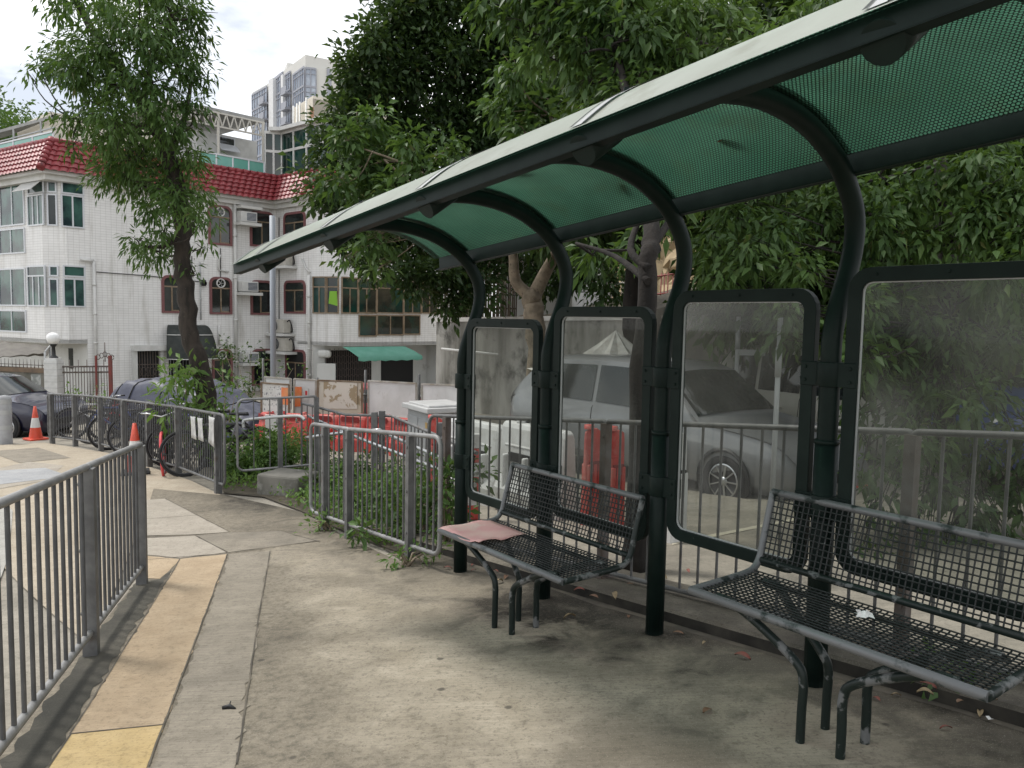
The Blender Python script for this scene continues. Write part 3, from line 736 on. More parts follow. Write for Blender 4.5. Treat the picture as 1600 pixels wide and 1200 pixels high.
for px, py, Y in ((585, 690, 9.5), (597, 640, 9.7), (690, 690, 7.8)):
    p = at(px, py, Y); mb = MB(ro); z = gz(p.x, p.y); mb.box((p.x, p.y, z+.52), (.07, .07, 1.08)); mb.build('post', GALV_D, ramp)
for q in ([at(478, 684, 10.2), at(520, 678, 10), at(588, 672, 9.4), at(598, 675, 9.3), at(680, 712, 7.6), at(745, 740, 6.8)], [at(482, 650, 11), at(530, 672, 10.2), at(600, 700, 9), at(690, 735, 7.5), at(742, 758, 6.8)]):
    mb = MB(ro); mb.tube(catmull(q, 4), .021, 10)
    for p in q[1:-1]: mb.tube([p, p+Vector((.02, .06, -.07)), p+Vector((.02, .10, -.07))], .008, 6)
    mb.build('handrail', CHROME, ramp)
# white handrail projecting from the short railing
hr = thing('handrail', 'pale tubular handrail with a turned down end in front of the weeds', 'handrail', D0.to_3d()+Vector((0, 0, gz(*D0))), 0); ho = hr.location.copy()
mb = MB(ho); y = D0.y-.12
mb.tube(catmull([at(381, 668, y+.1), at(380, 660, y+.1), at(386, 656, y+.1), at(425, 652, y), at(466, 650, y-.1), at(476, 656, y-.15)], 6), .02, 10); mb.build('rail', mat('worn_pale_rail', (.52, .53, .52), .4, .4, c2=(.40, .41, .40), scale=9), hr)
for px, py in ((432, 655), (463, 653)):
    mb = MB(ho); p = at(px, py, y-.02); mb.tube([p, p+Vector((0, 0, -.06)), p+Vector((.0, .1, -.07))], .009, 6); mb.build('bracket', GALV, hr)
# fence on the kerb behind the shelter
F_ = [SG(t, .5).xy for t in (3.0, .95, -1.15, -3.25, -5.2)]
railing('long grey fence on the raised kerb behind the wind screens', F_, .3, .1, sp=.138, lift=.06, br=.0085, fr=.017, zb=.04, base=True, mp=RUST, m=GALV_D, h=1.12)
# paper notices tied on the bicycle railing
PAPER = mat('weathered_paper', (.55, .55, .53), .8, c2=(.42, .42, .41), scale=8)
def notice(c, w, h, tilt, label, yaw):
    mb = MB(c); M = Matrix.Rotation(yaw, 3, 'Z') @ Matrix.Rotation(tilt, 3, 'Y'); R_ = []
    for i in range(7):
        R_.append([c+M @ Vector((w*(i/6-.5), -.012-.02*math.sin(i*1.3)*j/5, h*(j/5-.5))) for j in range(6)])
    mb.grid(R_); o = solo(mb, 'paper_notice', PAPER, label, 'notice', 'notices on the bicycle railing', loc=c)
    s = o.modifiers.new('s', 'SOLIDIFY'); s.thickness = .002
pB = B[6]; yawB = math.atan2(dB.y, dB.x)
notice(Vector((*(pB+Vector((-.03, -.08))), gz(*pB)+.82)), .24, .36, .15, 'white paper hanging off the railing post at its rounded end', yawB)
for k, lab in ((.55, 'grey sheet tied on the bicycle railing, nearer the rounded end'), (.88, 'grey sheet tied on the bicycle railing, farther from the rounded end')):
    p = pB-dB*k; notice(Vector((*(p+Vector((-.02, -.05))), gz(*p)+.80)), .24, .30, 0, lab, yawB)
# ------------------------------------------------------------------ traffic cones
def cone(loc, label, s=1.0):
    r = thing('traffic_cone', label, 'traffic cone', loc, random.uniform(0, 3), 'red and white traffic cones')
    mb = MB(); mb.box((0, 0, .02*s), (.36*s, .36*s, .04*s)); mb.build('base', BLACKP if s > 1.05 else ORANGE, r, bevel=.01)
    rr = lambda z: (.135-.105*z/.66)*s
    for z0, z1, m, nm in ((.04, .26, ORANGE, 'body'), (.26, .46, WHITE_P, 'white_band'), (.46, .70, ORANGE, 'tip')):
        mb = MB(); pr = [(rr(z0), z0*s), (rr(z1), z1*s)]
        if nm == 'tip': pr += [(.012*s, z1*s)]
        mb.lathe(pr, (0, 0, 0), 20); mb.build(nm, m, r)
    return r
cone(gp(56, 687), 'red and white cone standing in front of the dark parked car', 1.05)
p = gp(212, 742); cone(p+Vector((-.05, .1, 0)), 'red and white cone against the bicycle railing, half hidden by the nearest railing', 1.1)
cone(G(*at(1327, 690, 9.3).xy), 'red and white cone seen through the right hand wind screen', 1.0)
# ------------------------------------------------------------------ bicycles
def bike_parts(loc, rot, label, mfr, rim, basket=False, lean=.09, saddle=True):
    r = thing('bicycle', label, 'bicycle', loc, rot, 'bicycles parked behind the railing'); r.rotation_euler = (lean, 0, rot)
    R = .33; wx = .53
    for sx in (-1, 1):
        mb = MB(); ring = [Vector((sx*wx+R*math.cos(a*PI/14), 0, R+R*math.sin(a*PI/14))) for a in range(28)]
        mb.tube(ring, .021, 8, closed=True); w = mb.build('wheel', rim if (sx > 0 and rim) else RUBBER, r)
        mb = MB(); mb.tube([Vector((sx*wx+(R-.03)*math.cos(a*PI/14), 0, R+(R-.03)*math.sin(a*PI/14))) for a in range(28)], .012, 6, closed=True)
        for k in range(14):
            a = 2*PI*k/14; mb.tube([(sx*wx, .02*(-1)**k, R), (sx*wx+(R-.03)*math.cos(a), 0, R+(R-.03)*math.sin(a))], .0022, 4, cap=False)
        mb.tube([(sx*wx, -.04, R), (sx*wx, .04, R)], .025, 8); mb.build('rim', DULLST, w)
    mb = MB(); bb = Vector((-.08, 0, .30)); st = Vector((-.22, 0, .74)); hd = Vector((.34, 0, .74)); hb = Vector((.38, 0, .60)); rw = Vector((-wx, 0, R)); fw = Vector((wx, 0, R))
    for a, b, rad in ((bb, st, .017), (bb, hb, .02), (st, hd, .018), (hd, hb, .022), (hd, hd+Vector((-.04, 0, .14)), .014), (st, st+Vector((-.04, 0, .13)), .013)): mb.tube([a, b], rad, 8)
    for sy in (-.05, .05):
        mb.tube([bb, rw+Vector((0, sy, 0))], .010, 6); mb.tube([st, rw+Vector((0, sy, 0))], .009, 6); mb.tube([hb, hb+Vector((.02, sy, -.03)), fw+Vector((0, sy, 0))], .012, 6)
    mb.build('frame', mfr, r)
    mb = MB(); h = hd+Vector((-.04, 0, .14)); mb.tube([h+Vector((-.05, -.29, .06)), h+Vector((.03, -.18, .06)), h+Vector((.05, 0, 0)), h+Vector((.03, .18, .06)), h+Vector((-.05, .29, .06))], .012, 8)
    hb_ = mb.build('handlebar', CHROME, r); mb = MB()
    for sy in (-1, 1): mb.tube([h+Vector((-.05, sy*.29, .06)), h+Vector((-.12, sy*.31, .06))], .017, 8)
    mb.build('grip', BLACKP, hb_)
    if saddle:
        mb = MB(); s0 = st+Vector((-.05, 0, .14)); 
        R_ = []
        for i in range(8):
            u = i/7; w = .015+.075*(1-u)**1.2; row = []
            for j in range(7): v = j/6*2-1; row.append(s0+Vector((-.12+.27*u, w*v, .03-.03*v*v)))
            R_.append(row)
        mb.grid(R_); o = mb.build('saddle', BLACKP, r); s = o.modifiers.new('s', 'SOLIDIFY'); s.thickness = .03
    mb = MB(); mb.lathe([(.09, -.01), (.09, .01)], bb, 16, Matrix.Rotation(PI/2, 3, 'X')); mb.tube([bb+Vector((0, -.06, 0)), bb+Vector((.1, -.06, -.13))], .01, 6); mb.tube([bb+Vector((0, .06, 0)), bb+Vector((-.1, .06, .13))], .01, 6)
    mb.box(bb+Vector((.1, -.1, -.13)), (.09, .07, .02)); mb.box(bb+Vector((-.1, .1, .13)), (.09, .07, .02)); mb.build('crank', RUBBER, r)
    if basket:
        mb = MB(); c = hd+Vector((.2, 0, .06))
        for k in range(6):
            z = c.z-.13+.05*k; w = .10+.012*k; mb.tube([(c.x-w, -w*1.2, z), (c.x+w, -w*1.2, z), (c.x+w, w*1.2, z), (c.x-w, w*1.2, z)], .004, 4, closed=True)
        for k in range(16):
            a = k/16*2*PI; f = lambda w: (c.x+max(-w, min(w, w*1.4*math.cos(a))), max(-w*1.2, min(w*1.2, w*1.7*math.sin(a))))
            mb.tube([(*f(.10), c.z-.13), (*f(.16), c.z+.12)], .003, 4, cap=False)
        mb.build('basket', RUBBER, r)
    return r
FRED = mat('red_frame', (.4, .03, .03), .4); FBLU = mat('blue_frame', (.03, .06, .25), .4); FBLK = mat('black_frame', (.015, .015, .016), .4); FWHT = mat('white_frame', (.55, .55, .55), .4); FGRY = mat('grey_frame', (.12, .12, .125), .4)
dBB = (B[6]-B[0]).normalized(); nB = Vector((-dBB.y, dBB.x)); nB = nB if nB.y > 0 else -nB
BK = [(100, .9, 2.5, FWHT, None, 1, 'white framed bicycle with basket behind the far end of the bicycle railing'), (131, .75, 2.2, FBLU, None, 0, 'blue bicycle behind the second post of the bicycle railing'), (160, .85, 2.6, FBLK, None, 1, 'black bicycle with basket amid the row behind the railing'), (196, .7, 2.3, FGRY, None, 0, 'grey bicycle behind the traffic cone at the railing'),
      (300, .6, 2.75, FGRY, None, 0, 'grey bicycle with white handlebar behind the railing near its rounded end'), (262, .75, 2.45, FBLK, None, 1, 'dark bicycle with basket behind the railing left of the tree'),
      (112, 1.6, 2.9, FRED, None, 0, 'red bicycle in the second row behind the far end of the railing'), (178, 1.5, 2.0, FBLK, None, 0, 'black bicycle without basket in the second row behind the railing'), (222, 1.3, 2.7, FBLU, None, 1, 'blue bicycle with basket behind the middle of the bicycle railing'), (246, .6, 2.1, FGRY, None, 1, 'grey bicycle with basket right behind the middle of the railing')]
for px, off, rot, mf, rim, bk_, lab in BK:
    u = (px-82)/(341-82); 
    # position along the railing by ray intersection
    r_ = ray(px, 700); n_ = Vector((-dBB.y, dBB.x, 0)); P0 = Vector((*B[2], 0)); t_ = (P0-EYE).dot(n_)/r_.dot(n_); p = (EYE+r_*t_).xy+nB*off*.75
    bike_parts(G(p.x, p.y), rot+.9, lab, mf, rim, bk_)
# black bicycle with a red tyre standing in front of the railing, facing the viewer
PNK = mat('red_tyre', (.62, .07, .08), .6)
p = gp(236, 742); bb_ = bike_parts(G(p.x+.02, p.y+.50), math.radians(-70), 'black bicycle with a bright red front tyre facing along the footpath', FBLK, PNK, False, lean=.05)
# ------------------------------------------------------------------ cars
def car(loc, rot, label, paint, L_=4.3, W=1.72, H=1.48, kind='hatch', plate=False):
    r = thing('parked_car', label, 'car', loc, rot, 'parked cars')
    w = W/2; zb = .22; hl = L_/2
    if kind == 'sedan': ax = [-hl, -hl+.12, -hl+.75, -hl+1.25, -hl+1.9, .15, .55, 1.15, hl-.35, hl-.06, hl]; roof = [.62, .86, .92, 1.2, H-.02, H, H-.06, .98, .84, .68, .50]; belt = [.62, .86, .92, .93, .94, .94, .94, .93, .84, .68, .50]
    else: ax = [-hl, -hl+.06, -hl+.35, -hl+.75, -.6, .2, .6, 1.25, hl-.35, hl-.06, hl]; roof = [.6, .95, 1.28, H-.04, H, H-.02, H-.12, 1.0, .84, .66, .50]; belt = [.6, .93, .95, .96, .97, .96, .96, .95, .84, .66, .50]
    wl = [w*.80, w*.93, w*.99, w, w, w, w, w, w*.97, w*.88, w*.74]; rows = []
    for i, x in enumerate(ax):
        b = belt[i]; rz = max(roof[i], b+.004); k = (rz-b)/(H-.94); wr = wl[i]*(1-.20*min(1, max(0, k))); zl = zb+(.12 if i in (0, 10) else 0)
        half = [(0, zl), (wl[i]*.86, zl), (wl[i]*.98, zl+.12), (wl[i], (zl+b)/2+.05), (wl[i]*.955, b-.03), (wl[i]*.93, b), (wr*.98, rz-.05 if rz-b > .1 else b+.002), (wr*.88, rz-.005), (0, rz+(.025 if k > .5 else .012))]
        rows.append([Vector((x, y, z)) for y, z in half]+[Vector((x, -y, z)) for y, z in half[-2:0:-1]])
    n = len(rows[0]); RF = []
    # finer stations: curved except across the two screens
    for i in range(len(rows)-1):
        K = 5 if i in (3, 4, 5) or kind != 'sedan' and i in (7,) else 4
        flat = i in (6, 2) or (kind == 'sedan' and i == 3)
        for k in range(K):
            t = k/K; row = []
            for j in range(n):
                p1, p2 = rows[i][j], rows[i+1][j]
                if flat: q = p1.lerp(p2, t)
                else:
                    p0 = rows[i-1][j] if i > 0 and (i-1) not in (6, 2) else p1*2-p2; p3 = rows[i+2][j] if i+2 < len(rows) and (i+1) not in (6, 2) else p2*2-p1
                    q = .5*((2*p1)+(p2-p0)*t+(2*p0-5*p1+4*p2-p3)*t*t+(3*p1-p0-3*p2+p3)*t**3)
                row.append(q)
            RF.append((i+t, row))
    RF.append((len(rows)-1.0, rows[-1]))
    mb = MB(); vs = [p for _, q in RF for p in q]; fs = [(i*n+j, i*n+(j+1) % n, (i+1)*n+(j+1) % n, (i+1)*n+j) for i in range(len(RF)-1) for j in range(n)]
    mb.add(vs, fs, True); mb.add(RF[0][1], [list(range(n))]); mb.add(RF[-1][1], [list(range(n))]); body = mb.build('body', paint, r)
    bv = body.modifiers.new('edge', 'EDGE_SPLIT'); bv.split_angle = math.radians(38)
    def at_s(s):
        for (s0, r0), (s1, r1) in zip(RF[:-1], RF[1:]):
            if s0-1e-6 <= s <= s1+1e-6: u = (s-s0)/(s1-s0); return [p.lerp(q, u) for p, q in zip(r0, r1)]
    def side(name, s0, s1, sg, lo=.10, hi=.90):
        J = (5, 6) if sg > 0 else (n-5, n-6); R_ = []
        for k in range(7): rw = at_s(s0+(s1-s0)*k/6); R_.append([rw[J[0]].lerp(rw[J[1]], lo+(hi-lo)*v/3)+Vector((0, sg*.008, .002)) for v in range(4)])
        mb = MB(); mb.grid(R_); mb.build(name, GLASS_D, r)
    def screen(name, s0, s1, dx):
        R_ = []
        for k in range(5):
            rw = at_s(s0+(s1-s0)*k/4); e0 = rw[6].lerp(rw[7], .55); e1_ = rw[n-6].lerp(rw[n-7], .55)
            R_.append([q+Vector((dx, 0, .008)) for q in (e0, rw[7], rw[8], rw[n-7], e1_)])
        mb = MB(); mb.grid(R_); mb.build(name, GLASS_D, r)
    for sg in (1, -1):
        panes = ((4.08, 4.95), (5.03, 5.97)) if kind == 'sedan' else ((3.1, 3.97), (4.05, 4.97), (5.05, 5.95))
        for a, b in panes: side('side_window', a, b, sg)
        side('quarter_window', 6.06, 6.5, sg, .12, .80)
    screen('windscreen', 6.04, 6.95, .006)
    screen('rear_window', *((3.1, 3.9) if kind == 'sedan' else (2.1, 2.9)), -.006)
    for s_ in ((4.0, 5.0, 6.35) if kind != 'sedan' else (4.02, 5.0, 6.3)):
        rw = at_s(s_)
        for sg in (1, -1):
            ids = (1, 2, 3, 4, 5) if sg > 0 else (n-1, n-2, n-3, n-4, n-5); mb = MB(); mb.tube([rw[j]+Vector((0, sg*.001, 0)) for j in ids], .006, 5); mb.build('door_seam', BLACKP, r)
    for x in (-hl+.82, hl-.88):
        for sg in (1, -1):
            R = .315; mb = MB(); M = Matrix.Rotation(-PI/2*sg, 3, 'X'); c = (x, sg*(w-.10), R)
            mb.lathe([(.21, -.09), (R-.03, -.10), (R, -.05), (R, .07), (R-.03, .105), (.21, .095)], c, 28, M); wh = mb.build('wheel', RUBBER, r)
            mb = MB(); mb.lathe([(.215, .06), (.21, .092), (.19, .095)], c, 28, M); mb.lathe([(.0, .09), (.05, .09), (.055, .07)], c, 12, M)
            for k in range(9):
                a = 2*PI*k/9; e = M @ Vector((math.cos(a)*.20, math.sin(a)*.20, .085)); mb.bar(Vector(c)+M @ Vector((0, 0, .08)), Vector(c)+e, .028, .014)
            mb.build('rim', CHROME, wh)
            mb = MB(); mb.lathe([(0, .0), (.36, .0), (.37, .03), (.33, .035)], (x, sg*(w-.02), R+.02), 26, M); mb.build('wheel_arch', BLACKP, r)
    for sg in (1, -1):
        mb = MB(); mb.lathe([(0, .05), (.06, .04), (.09, .0), (.08, -.04)], (hl-.16, sg*w*.70, .66), 14, Matrix.Rotation(PI/2, 3, 'Y') @ Matrix.Diagonal((1.0, 1.7, 1))); mb.build('headlight', LAMP, r)
        mb = MB(); mb.box((-hl+.05, sg*w*.76, .80), (.1, .16, .24)); mb.build('tail_light', RED_PL, r, bevel=.03)
        mb = MB(); mb.lathe([(0, -.1), (.05, -.08), (.075, 0), (.05, .08), (0, .1)], (.78, sg*(w+.07), 1.0), 12, Matrix.Rotation(PI/2, 3, 'X')); mb.build('mirror', paint, r)
        mb = MB(); mb.box((-.15, sg*(w-.003), .80), (.14, .03, .025)); mb.box((.75 if kind != 'sedan' else .72, sg*(w-.002), .80), (.12, .03, .025)); mb.build('door_handle', paint, r)
    mb = MB(); mb.box((hl-.02, 0, .42), (.06, W*.5, .16)); mb.build('grille', BLACKP, r, bevel=.02)
    return r
    return r
def yaw_between(a, b): d = (b-a); return math.atan2(d.y, d.x)
# dark saloon on the far left, nose to the right
p = at(20, 690, 17.6); car(G(p.x-1.35, p.y+1.0), math.radians(-8), 'dark navy saloon car behind the traffic cone at the left edge', NAVY, 4.5, 1.75, 1.42, 'sedan')
# silver cars behind the wind screens
car(G(*(SG(4.35, 4.95).xy)), SANG+PI, 'long silver family car seen through the wind screens, nose to the right', SILVER, 5.1, 1.76, 1.64)
p = at(1275, 600, 12.6); car(G(p.x, p.y), SANG+PI, 'pale boxy car parked farther back, partly hidden by the silver family car', mat('pale_cream_car', (.40, .39, .34), .35), 3.8, 1.6, 1.75)
p = at(1790, 650, 8.6); car(G(p.x, p.y), PI-.1, 'bright blue car at the right edge behind the leaves', BLUEC, 4.0, 1.7, 1.45)
# ------------------------------------------------------------------ car under a dark tarpaulin
f0 = gp(408, 690)+Vector((0, .6, 0)); 
def covered():
    a = at(402, 690, 16.6).xy; b = at(205, 680, 18.3).xy; d = (b-a).normalized(); Lc = 4.3; W = 1.75
    c = a+d*1.9; r = thing('covered_car', 'car wrapped under a dark navy tarpaulin tied with cords', 'car', G(c.x, c.y), math.atan2(-d.y, -d.x))
    prof = [(-2.2, .55), (-2.12, .95), (-1.75, 1.35), (-1.2, 1.52), (-.3, 1.55), (.35, 1.50), (.8, 1.30), (1.25, 1.02), (1.85, .92), (2.15, .75), (2.25, .5)]
    C_ = catmull([Vector((x, 0, z)) for x, z in prof], 4); rows = []; rr = random.Random(5)
    for i, p in enumerate(C_):
        x, zt = p.x, p.z; row = []; tp = min(1, max(.75, (2.6-abs(x))*.9)); sag = .04*math.sin(x*9)+.025*math.sin(x*23+1)
        for j in range(25):
            v = j/24*2-1; av = abs(v)
            if av < .55: y = v/.55*W*.37; z = zt+.03-.05*(av/.55)**2+.02*math.sin(v*17+x*6)
            else:
                u = (av-.55)/.45; y = math.copysign(W*(.37+.15*min(1, u*1.6)), v); z = (zt-.02)*(1-u)+.34*u+.02*math.sin(x*14)
                y += math.copysign(.035*math.sin(x*12+u*3)*u+.02*math.sin(x*29), v)
            row.append(Vector((x, y*tp, z+sag*(av < .6))))
        rows.append(row)
    mb = MB(); mb.grid(rows); mb.build('tarpaulin', TARP, r)
    for x in (-1.5, -.9, -.1, .6, 1.4):
        mb = MB(); i = min(range(len(C_)), key=lambda k: abs(C_[k].x-x)); mb.tube([p+Vector((0, 0, .012))+Vector((0, p.y*.02, 0)) for p in rows[i]], .014, 6); mb.build('cord', BLACKP, r)
    for x in (-1.35, 1.38):
        for sg in (1, -1):
            R = .31; M = Matrix.Rotation(-PI/2*sg, 3, 'X'); c2 = (x, sg*.76, R); mb = MB(); mb.lathe([(.2, -.09), (R, -.07), (R, .07), (.2, .1)], c2, 24, M); wh = mb.build('wheel', RUBBER, r)
            mb = MB(); mb.lathe([(.21, .07), (.2, .1), (.18, .1)], c2, 24, M)
            for k in range(8): e = M @ Vector((math.cos(k*PI/4)*.2, math.sin(k*PI/4)*.2, .09)); mb.bar(Vector(c2)+M @ Vector((0, 0, .085)), Vector(c2)+e, .03, .014)
            mb.build('rim', CHROME, wh)
    mb = MB(); mb.box((0, 0, .36), (4.1, 1.5, .3)); mb.build('lower_body', SILVER, r, bevel=.08)
    r.scale = (1, 1, .78)
covered()
# ------------------------------------------------------------------ construction boards on red water-filled barriers
def scribble_board():
    N = NT('handwritten_board'); o = N.obj()
    base = N.mix(N.step(N.noise(o, 3, 6, .6), .45, .7), (.66, .66, .63, 1), (.50, .49, .45, 1))
    w = N.n('ShaderNodeTexWave', {'Vector': o, 'Scale': 2.7, 'Distortion': 4, 'Detail': 3}, wave_type='BANDS', bands_direction='Z').outputs['Fac']
    n = N.noise(N.map(o, (22, 22, 9)), 1.6, 3, .6)
    return N.done(N.bsdf(N.mix(N.math('MULTIPLY', N.step(n, .54, .60), N.step(w, .35, .5)), base, (.06, .065, .09, 1)), .6))
BOARD = mat('dirty_white_board', (.62, .62, .61), .6, c2=(.52, .52, .50), scale=2, c3=(.34, .31, .26), scale3=2.5, lo3=.62, hi3=.78)
BOARD_B = mat('peeling_board', (.60, .57, .49), .7, c2=(.52, .47, .37), scale=1.6, c3=(.30, .24, .15), scale3=2.2, lo3=.56, hi3=.62)
BRN = mat('brown_board_edge', (.16, .11, .07), .8, c2=(.25, .2, .14), scale=6)
ORG = mat('orange_reflector', (.75, .16, .05), .4, c2=(.7, .3, .12), scale=6)
SIGNR = mat('red_print', (.55, .04, .04), .6)
def slab(quad_px, Y0, Y1, m, label, name='hoarding_board', th=.04, group='white site boards above the red barriers', extra=None):
    """upright board between two photo points at depths Y0 (left) and Y1 (right)"""
    (x0, y0t, y0b), (x1, y1t, y1b) = quad_px
    a, b, c, d = at(x0, y0t, Y0), at(x1, y1t, Y1), at(x1, y1b, Y1), at(x0, y0b, Y0); n = (b-a).cross(d-a).normalized()
    if n.y < 0: n = -n
    r = thing(name, label, 'board', d, 0, group); mb = MB(d); mb.prism([a, b, c, d], n*th); mb.build('panel', m, r)
    mb = MB(d)
    for p, q in ((a, b), (b, c), (c, d), (d, a)): mb.bar(p-n*.008, q-n*.008, .035, .03)
    mb.build('edge_frame', BRN if m != BOARD else mat('grey_board_edge', (.30, .27, .22), .8, c2=(.45, .44, .41), scale=5), r)
    if extra:
        for (u0, v0, u1, v1, mm, nm) in extra:
            P = lambda u, v: a.lerp(b, u).lerp(d.lerp(c, u), v)-n*.012
            mb = MB(d); mb.prism([P(u0, v0), P(u1, v0), P(u1, v1), P(u0, v1)], -n*.006); mb.build(nm, mm, r)
    return r
slab(((409, 598, 680), (452, 601, 684)), 16.0, 15.6, scribble_board(), 'white board covered in handwriting with an orange reflector, leaning on the red barrier', extra=[(.74, .06, .99, .38, ORG, 'reflector'), (.30, .55, .36, .66, SIGNR, 'red_mark'), (.40, .52, .46, .64, SIGNR, 'red_mark'), (.8, .5, .86, .56, SIGNR, 'red_mark')])
slab(((414, 589, 640), (454, 592, 640)), 16.4, 16.1, BOARD, 'white board standing just behind the handwritten board')
slab(((460, 592, 652), (494, 594, 650)), 16.1, 15.9, BOARD, 'narrow white board with a tall orange reflector and a small notice', extra=[(.05, .20, .36, .72, ORG, 'reflector'), (.48, .24, .66, .56, WHITE_P, 'small_notice'), (.52, .30, .62, .42, SIGNR, 'red_mark')])
slab(((497, 594, 648), (566, 597, 648)), 15.9, 15.5, BOARD_B, 'peeling cream board with torn brown patches', extra=[(.14, .03, .9, .82, mat('torn_paper', (.64, .60, .52), .8, c2=(.60, .57, .50), scale=2, c3=(.34, .27, .17), scale3=4, lo3=.52, hi3=.56), 'torn_sheet')])
slab(((576, 595, 648), (651, 599, 655)), 15.5, 14.6, BOARD, 'wide plain white board between two scaffold poles')
slab(((660, 600, 660), (728, 602, 672)), 14.5, 13.2, BOARD, 'plain white board right of the scaffold pole, behind the far wind screen')
for px, y0, y1, Y, lab in ((411, 560, 640, 16.5, 'scaffold pole at the left end of the white boards'), (496, 590, 640, 16.1, 'scaffold pole left of the peeling board'), (571, 578, 655, 15.7, 'tall scaffold pole between the peeling board and the wide board'), (655, 585, 660, 14.7, 'scaffold pole right of the wide board')):
    p = at(px, y0, Y); mb = MB(); mb.tube([p, Vector((p.x, p.y, gz(p.x, p.y)))], .024, 8); mb.tube([p+Vector((-.05, -.03, -.5)), p+Vector((.05, -.03, -.5))], .03, 6)
    solo(mb, 'scaffold_pole', GALV_D, lab, 'pole', 'scaffold poles holding the boards', loc=G(p.x, p.y))
def water_barrier(loc, rot, label, m, L_=1.0, H=.95, D=.42, grp='red water-filled barriers', cap=None):
    r = thing('water_barrier', label, 'barrier', loc, rot, grp)
    out = [(-D/2, 0), (-D/2, .22), (-D*.30, .36), (-D*.20, H-.06), (-D*.13, H), (D*.13, H), (D*.20, H-.06), (D*.30, .36), (D/2, .22), (D/2, 0)]
    mb = MB(); xs_ = [-L_/2, -L_/2+.05, -L_/2+.09, L_/2-.09, L_/2-.05, L_/2]; ks = [.82, .98, 1, 1, .98, .82]; rows = []
    for x, k in zip(xs_, ks): rows.append([Vector((x, y*k, z*(.97 if k < .9 else 1))) for y, z in out])
    n = len(out); vs = [p for q in rows for p in q]; fs = [(i*n+j, i*n+j+1, (i+1)*n+j+1, (i+1)*n+j) for i in range(len(rows)-1) for j in range(n-1)]
    fs += [list(range(n)), [(len(rows)-1)*n+j for j in range(n)]]; mb.add(vs, fs)
    for x in (-.32, 0, .32): mb.box((x*L_, 0, H*.36), (.05, D*.94, H*.56))
    for z in (.30, .5, .7): mb.box((0, 0, z*H/.95), (L_*.8, D*.52 if z > .4 else D*.75, .035))
    mb.build('shell', m, r, bevel=.02)
    mb = MB()
    for sy in (-1, 1): mb.prism([Vector((x*.30*L_, sy*(D*.262), .58+z)) for x, z in ((-1, -.05), (1, -.05), (1.1, 0), (1, .05), (-1, .05), (-1.1, 0))], (0, sy*.02, 0))
    mb.build('slot', DARK if m != RED_PL else mat('deep_red_plastic', (.22, .02, .02), .6), r)
    mb = MB(); mb.lathe([(.05, 0), (.05, .04), (0, .04)], (L_*.25, 0, H), 12); mb.build('filler_cap', cap or m, r)
    return r
q0 = Vector((*gp(412, 716).xy,)); 
for i, (px, py, Y) in enumerate(((418, 712, 15.2), (466, 712, 14.9), (510, 712, 14.6), (552, 712, 14.3), (596, 712, 14.0), (636, 712, 13.5))):
    p = at(px, py, Y); water_barrier(G(p.x, p.y), math.radians(-18 if i else -60), ['leftmost red water-filled barrier under the handwritten board', 'red water-filled barrier left of the narrow board', 'red water-filled barrier under the peeling board', 'red water-filled barrier under the right part of the peeling board', 'red water-filled barrier under the wide white board', 'red water-filled barrier left of the grey cabinet'][i], RED_PL, .56 if i < 4 else .54, .64)
p = at(432, 716, 15.0); mb = MB(); mb.box(G(p.x, p.y-.25, .32), (.26, .05, .64)); solo(mb, 'white_plank', BOARD, 'short white plank leaning against the red barriers', 'plank', loc=G(p.x, p.y-.25))
# red and white barriers behind the far wind screens
for i, (t, s, m, rot, lab) in enumerate(((4.75, 2.05, WHITE_PL, 0, 'white water-filled barrier seen through the farthest wind screen'), (3.55, 2.0, WHITE_PL, 0, 'white water-filled barrier seen through the second farthest wind screen'), (2.62, 1.95, RED_PL, PI/2, 'red barrier end beside the white barrier, through the second farthest screen'), (2.25, 1.9, RED_PL, PI/2, 'red barrier end, second one right of the white barrier'), (1.85, 1.85, RED_PL, PI/2, 'rightmost red barrier end behind the second farthest screen'), (1.5, 1.9, WHITE_PL, PI/2, 'white barrier end right of the red ones'), (5.45, 1.9, RED_PL, PI/2, 'red barrier end behind the farthest shelter post'))):
    p = SG(t, s); water_barrier(p, SANG+rot, lab, m, 1.1 if not rot else .2, .95, .4 if not rot else .12, 'barriers behind the wind screens')
# red and white banded marker post behind the farthest wind screen
p = at(739, 760, 8.1); p = G(p.x, p.y); r = thing('marker_post', 'red and white banded marker post behind the farthest wind screen', 'marker post', p)
for k in range(6):
    mb = MB(); mb.box((0, 0, .09+.15*k), (.13, .09, .148)); 
    if k % 2: mb.box((0, -.047, .09+.15*k), (.05, .01, .05))
    mb.build('band', RED_PL if k % 2 == 0 else WHITE_PL, r, bevel=.006)
# red vehicle roof behind the boards
p = at(600, 594, 19); OBJ_RED = car(G(p.x, p.y), math.radians(10), 'red car behind the boards with only its roof showing', mat('red_car_paint', (.42, .03, .035), .3, c2=(.36, .03, .035), scale=2), 3.9, 1.65, 1.62)
OBJ_RED.scale = (.85, 1, .62)
